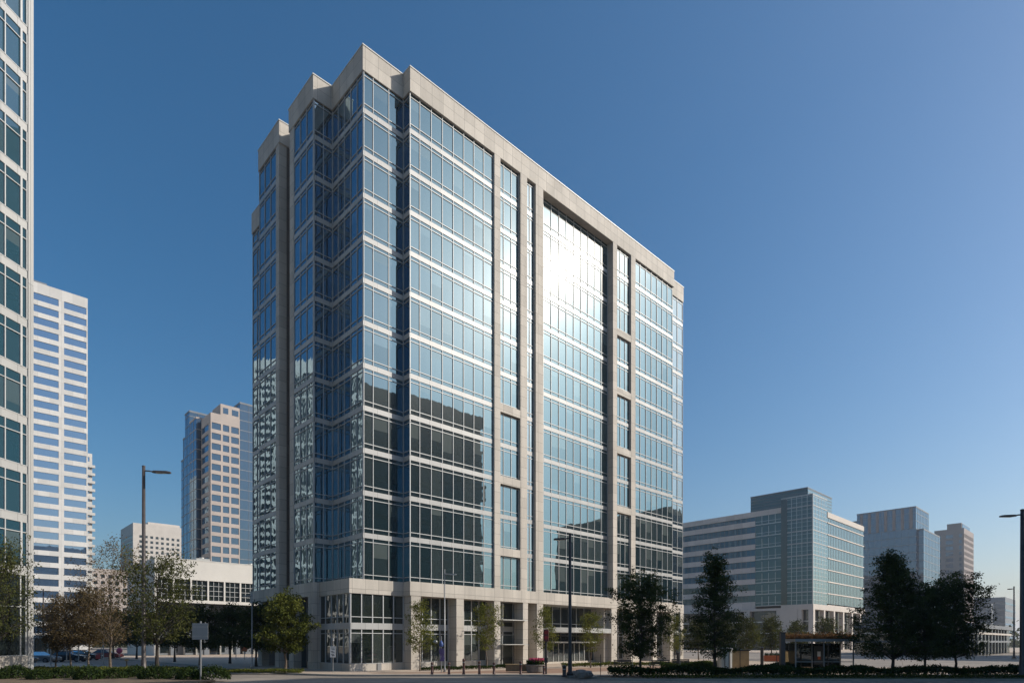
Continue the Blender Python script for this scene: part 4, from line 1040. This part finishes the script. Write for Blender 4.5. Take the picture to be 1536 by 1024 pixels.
for i, (px, Y, h, l) in enumerate(((1017, 62, 1.4, 'dark short post on the plaza below the far tower corner'), (1143, 62, 1.9, 'dark short post between the cabinets and the square post'))):
    q = post('short_post', l, 'post', px, Y, h, .16, 'pole_dark'); m = MB(); m.lathe([(.2, h), (.2, h + .08), (.03, h + .14)], 12); m.build('cap', 'pole_dark', q)
# left small signs
o = post('red_notice', 'small red square sign among the tree trunks at far left', 'sign', 152, 72, 2.2, .04, 'pole_grey')
m = MB(); m.box(-.62, -.1, -.08, -.05, .55, 1.1); m.build('sign_panel', 'red', o)
o = post('pink_notice', 'small round pink sign between the bare tree and the tall lamp', 'sign', 179, 80, 1.6, .04, 'pole_grey')
m = MB(); m.lathe([(.05, 1.0), (.33, 1.2), (.36, 1.45), (.25, 1.7), (.05, 1.8)], 12); m.build('sign_panel', 'pink', o)
o = post('wood_marker', 'short timber marker post on the kerb near the tall lamp', 'post', 190, 57, .9, .05, 'wood'); m = MB(); m.box(-.12, .12, -.1, .1, .75, .95); m.build('marker_head', 'wood_gold', o)
for i, (px, l) in enumerate(((76, 'leaning pale post left of the autumn trees'), (155, 'thin pale post between brown trunk and bare tree'), (100, 'thin pale post beside the leftmost brown tree'), (118, 'thin grey post between the two brown trees'))):
    post('pale_post', l, 'post', px, 66 + i * 3, 3.6, .06, 'pole_grey', 'pale posts behind the left trees')
for i, (px, Y, l) in enumerate(((367, 88, 'tall orange banner panel in the shade below the trees'), (354, 90, 'small orange banner panel left of the tall orange one'))):
    o = post('orange_banner', l, 'banner', px, Y, 3.2, .05, 'pole_grey'); m = MB(); m.box(-.4, .4 if i == 0 else 0, -.09, -.06, 1.2 if i == 0 else 2.2, 3.1); m.build('banner', 'orange', o)
# small kiosk far left
o = thing('ticket_kiosk', 'small white framed kiosk behind the cars at far left', 'kiosk', (*at(54, 84), .02), 0)
m = MB(); m.box(-.5, 3.2, 0, 2, 3.2, 3.6); m.box(-.5, 3.2, 0, 2, 0, .7); m.box(-.5, -.3, 0, 2, .7, 3.2); m.box(3.0, 3.2, 0, 2, .7, 3.2); m.box(1.5, 1.7, 0, .2, .7, 3.2); m.build('frame', 'render_white', o)
m = MB(); m.box(-.4, 3.1, .15, 1.8, .7, 3.2); m.build('pane', 'glass_dark', o)

# ------------------------------------------------------------------ cars
def car(label, px, Y, rz, paint, group='cars on the far left street'):
    x, y = at(px, Y); o = thing('parked_car', label, 'car', (x, y, 0.004), rz, group)
    def loft(prof, w_of, mat, name, zoff=0):
        m = MB()
        L_ = [(x_, -w_of(z), z) for x_, z in prof]; R_ = [(x_, w_of(z), z) for x_, z in prof]; n = len(prof)
        m.v = L_ + R_; m.f = [tuple(range(n)), tuple(range(n, 2 * n))[::-1]] + [(i, i + n, (i + 1) % n + n, (i + 1) % n) for i in range(n)]; m.t = [0.0] * len(m.f)
        return m.build(name, mat, o)
    body = loft([(-2.2, .35), (-2.25, .75), (-2.1, .95), (-1.6, 1.0), (.9, .98), (1.9, .85), (2.2, .7), (2.22, .35), (1.85, .25), (-1.9, .25)], lambda z: .88 if z < .9 else .82, paint, 'body'); bevel(body, .05, 2)
    cab = loft([(-1.75, .98), (-1.15, 1.40), (.05, 1.44), (.85, .98)], lambda z: .8 if z < 1.2 else .62, 'car_glass', 'windows')
    rf = loft([(-1.15, 1.395), (-1.05, 1.46), (0.0, 1.48), (.1, 1.42)], lambda z: .63, paint, 'roof')
    for sx in (-1.35, 1.35):
        for sy in (-1, 1):
            m = MB(); m.tube([(sx, sy * .68, .33), (sx, sy * .9, .33)], .33, 16); t = m.build('wheel', 'rubber', o)
            m = MB(); m.tube([(sx, sy * .9, .33), (sx, sy * .915, .33)], .2, 12); m.build('rim', 'car_silver', t)
    for sy in (-1, 1):
        m = MB(); m.box(2.12, 2.23, sy * .62 - .16, sy * .62 + .16, .6, .74); m.build('headlight', 'lens', o)
        m = MB(); m.box(-2.27, -2.18, sy * .65 - .14, sy * .65 + .14, .7, .86); m.build('tail_light', 'lamp_red', o)
for px, Y, rz, p_, l in ((22, 74, 0.1, 'car_black', 'black car behind the ground cover, nearest the left edge'), (60, 78, 0.0, 'car_silver', 'silver car in front of the small white kiosk'),
                     (104, 82, 0.15, 'car_black', 'dark car behind the leftmost brown tree trunk'), (126, 90, 0.0, 'car_black', 'black car partly hidden between the two brown trunks'), (160, 98, 0.1, 'car_red', 'dark red car far behind the bare tree')):
    car(l, px, Y, rz, p_)

for o in bpy.data.objects:
    if 'n_' in o: del o['n_']
# air
hm, hnt, hout = newmat('air')
pv = N(hnt, 'ShaderNodeVolumePrincipled'); pv.inputs['Color'].default_value = (0.9, 0.93, 1.0, 1); pv.inputs['Density'].default_value = 0.0003; pv.inputs['Anisotropy'].default_value = 0.35
hnt.links.new(pv.outputs[0], hout.inputs['Volume'])
m = MB(); m.box(-4100, 4100, -700, 6100, -1.03, 137); tag(m.build('haze', 'air'), 'pale blue haze that softens the far buildings', 'haze', kind='stuff')

# ------------------------------------------------------------------ camera, light, sky
cam = bpy.data.cameras.new('camera'); co = link(bpy.data.objects.new('camera', cam)); sc.camera = co
co.location = (0, 0, EYE); co.rotation_euler = (R(90), 0, 0)
cam.sensor_width = 36; cam.lens = 36 * F / 1536; cam.shift_y = (HY - 512) / 1536; cam.clip_end = 8000; cam.clip_start = 0.5
w = bpy.data.worlds.new('World'); sc.world = w; w.use_nodes = True; nt = w.node_tree
bg = nt.nodes['Background']; sky = nt.nodes.new('ShaderNodeTexSky'); sky.sky_type = 'NISHITA'; sky.sun_disc = False
az = math.atan2(SUN_AZ[0], SUN_AZ[1])
sky.sun_elevation = R(SUN_EL); sky.sun_rotation = az
sky.air_density = 1.1; sky.dust_density = 2.0; sky.ozone_density = 4.0; sky.altitude = 0
hs = nt.nodes.new('ShaderNodeHueSaturation'); hs.inputs['Saturation'].default_value = 1.3; hs.inputs['Hue'].default_value = 0.494
nt.links.new(sky.outputs[0], hs.inputs['Color']); nt.links.new(hs.outputs[0], bg.inputs[0]); bg.inputs[1].default_value = 0.12
sl = bpy.data.lights.new('sun', 'SUN'); so = link(bpy.data.objects.new('sun', sl)); sl.energy = 4.8; sl.angle = R(0.53); sl.color = (1.0, 0.93, 0.82)
d = Vector((SUN_AZ[0] * math.cos(R(SUN_EL)) / math.hypot(*SUN_AZ), SUN_AZ[1] * math.cos(R(SUN_EL)) / math.hypot(*SUN_AZ), math.sin(R(SUN_EL))))
so.rotation_euler = d.to_track_quat('Z', 'Y').to_euler(); so.location = (0, 0, 80)
sc.view_settings.view_transform = 'Standard'; sc.view_settings.look = 'None'; sc.view_settings.exposure = 0; sc.view_settings.gamma = 1
sc.render.engine = 'CYCLES'; sc.cycles.use_denoising = True; sc.cycles.caustics_reflective = False; sc.cycles.caustics_refractive = False
sc.cycles.sample_clamp_indirect = 6; sc.cycles.max_bounces = 8
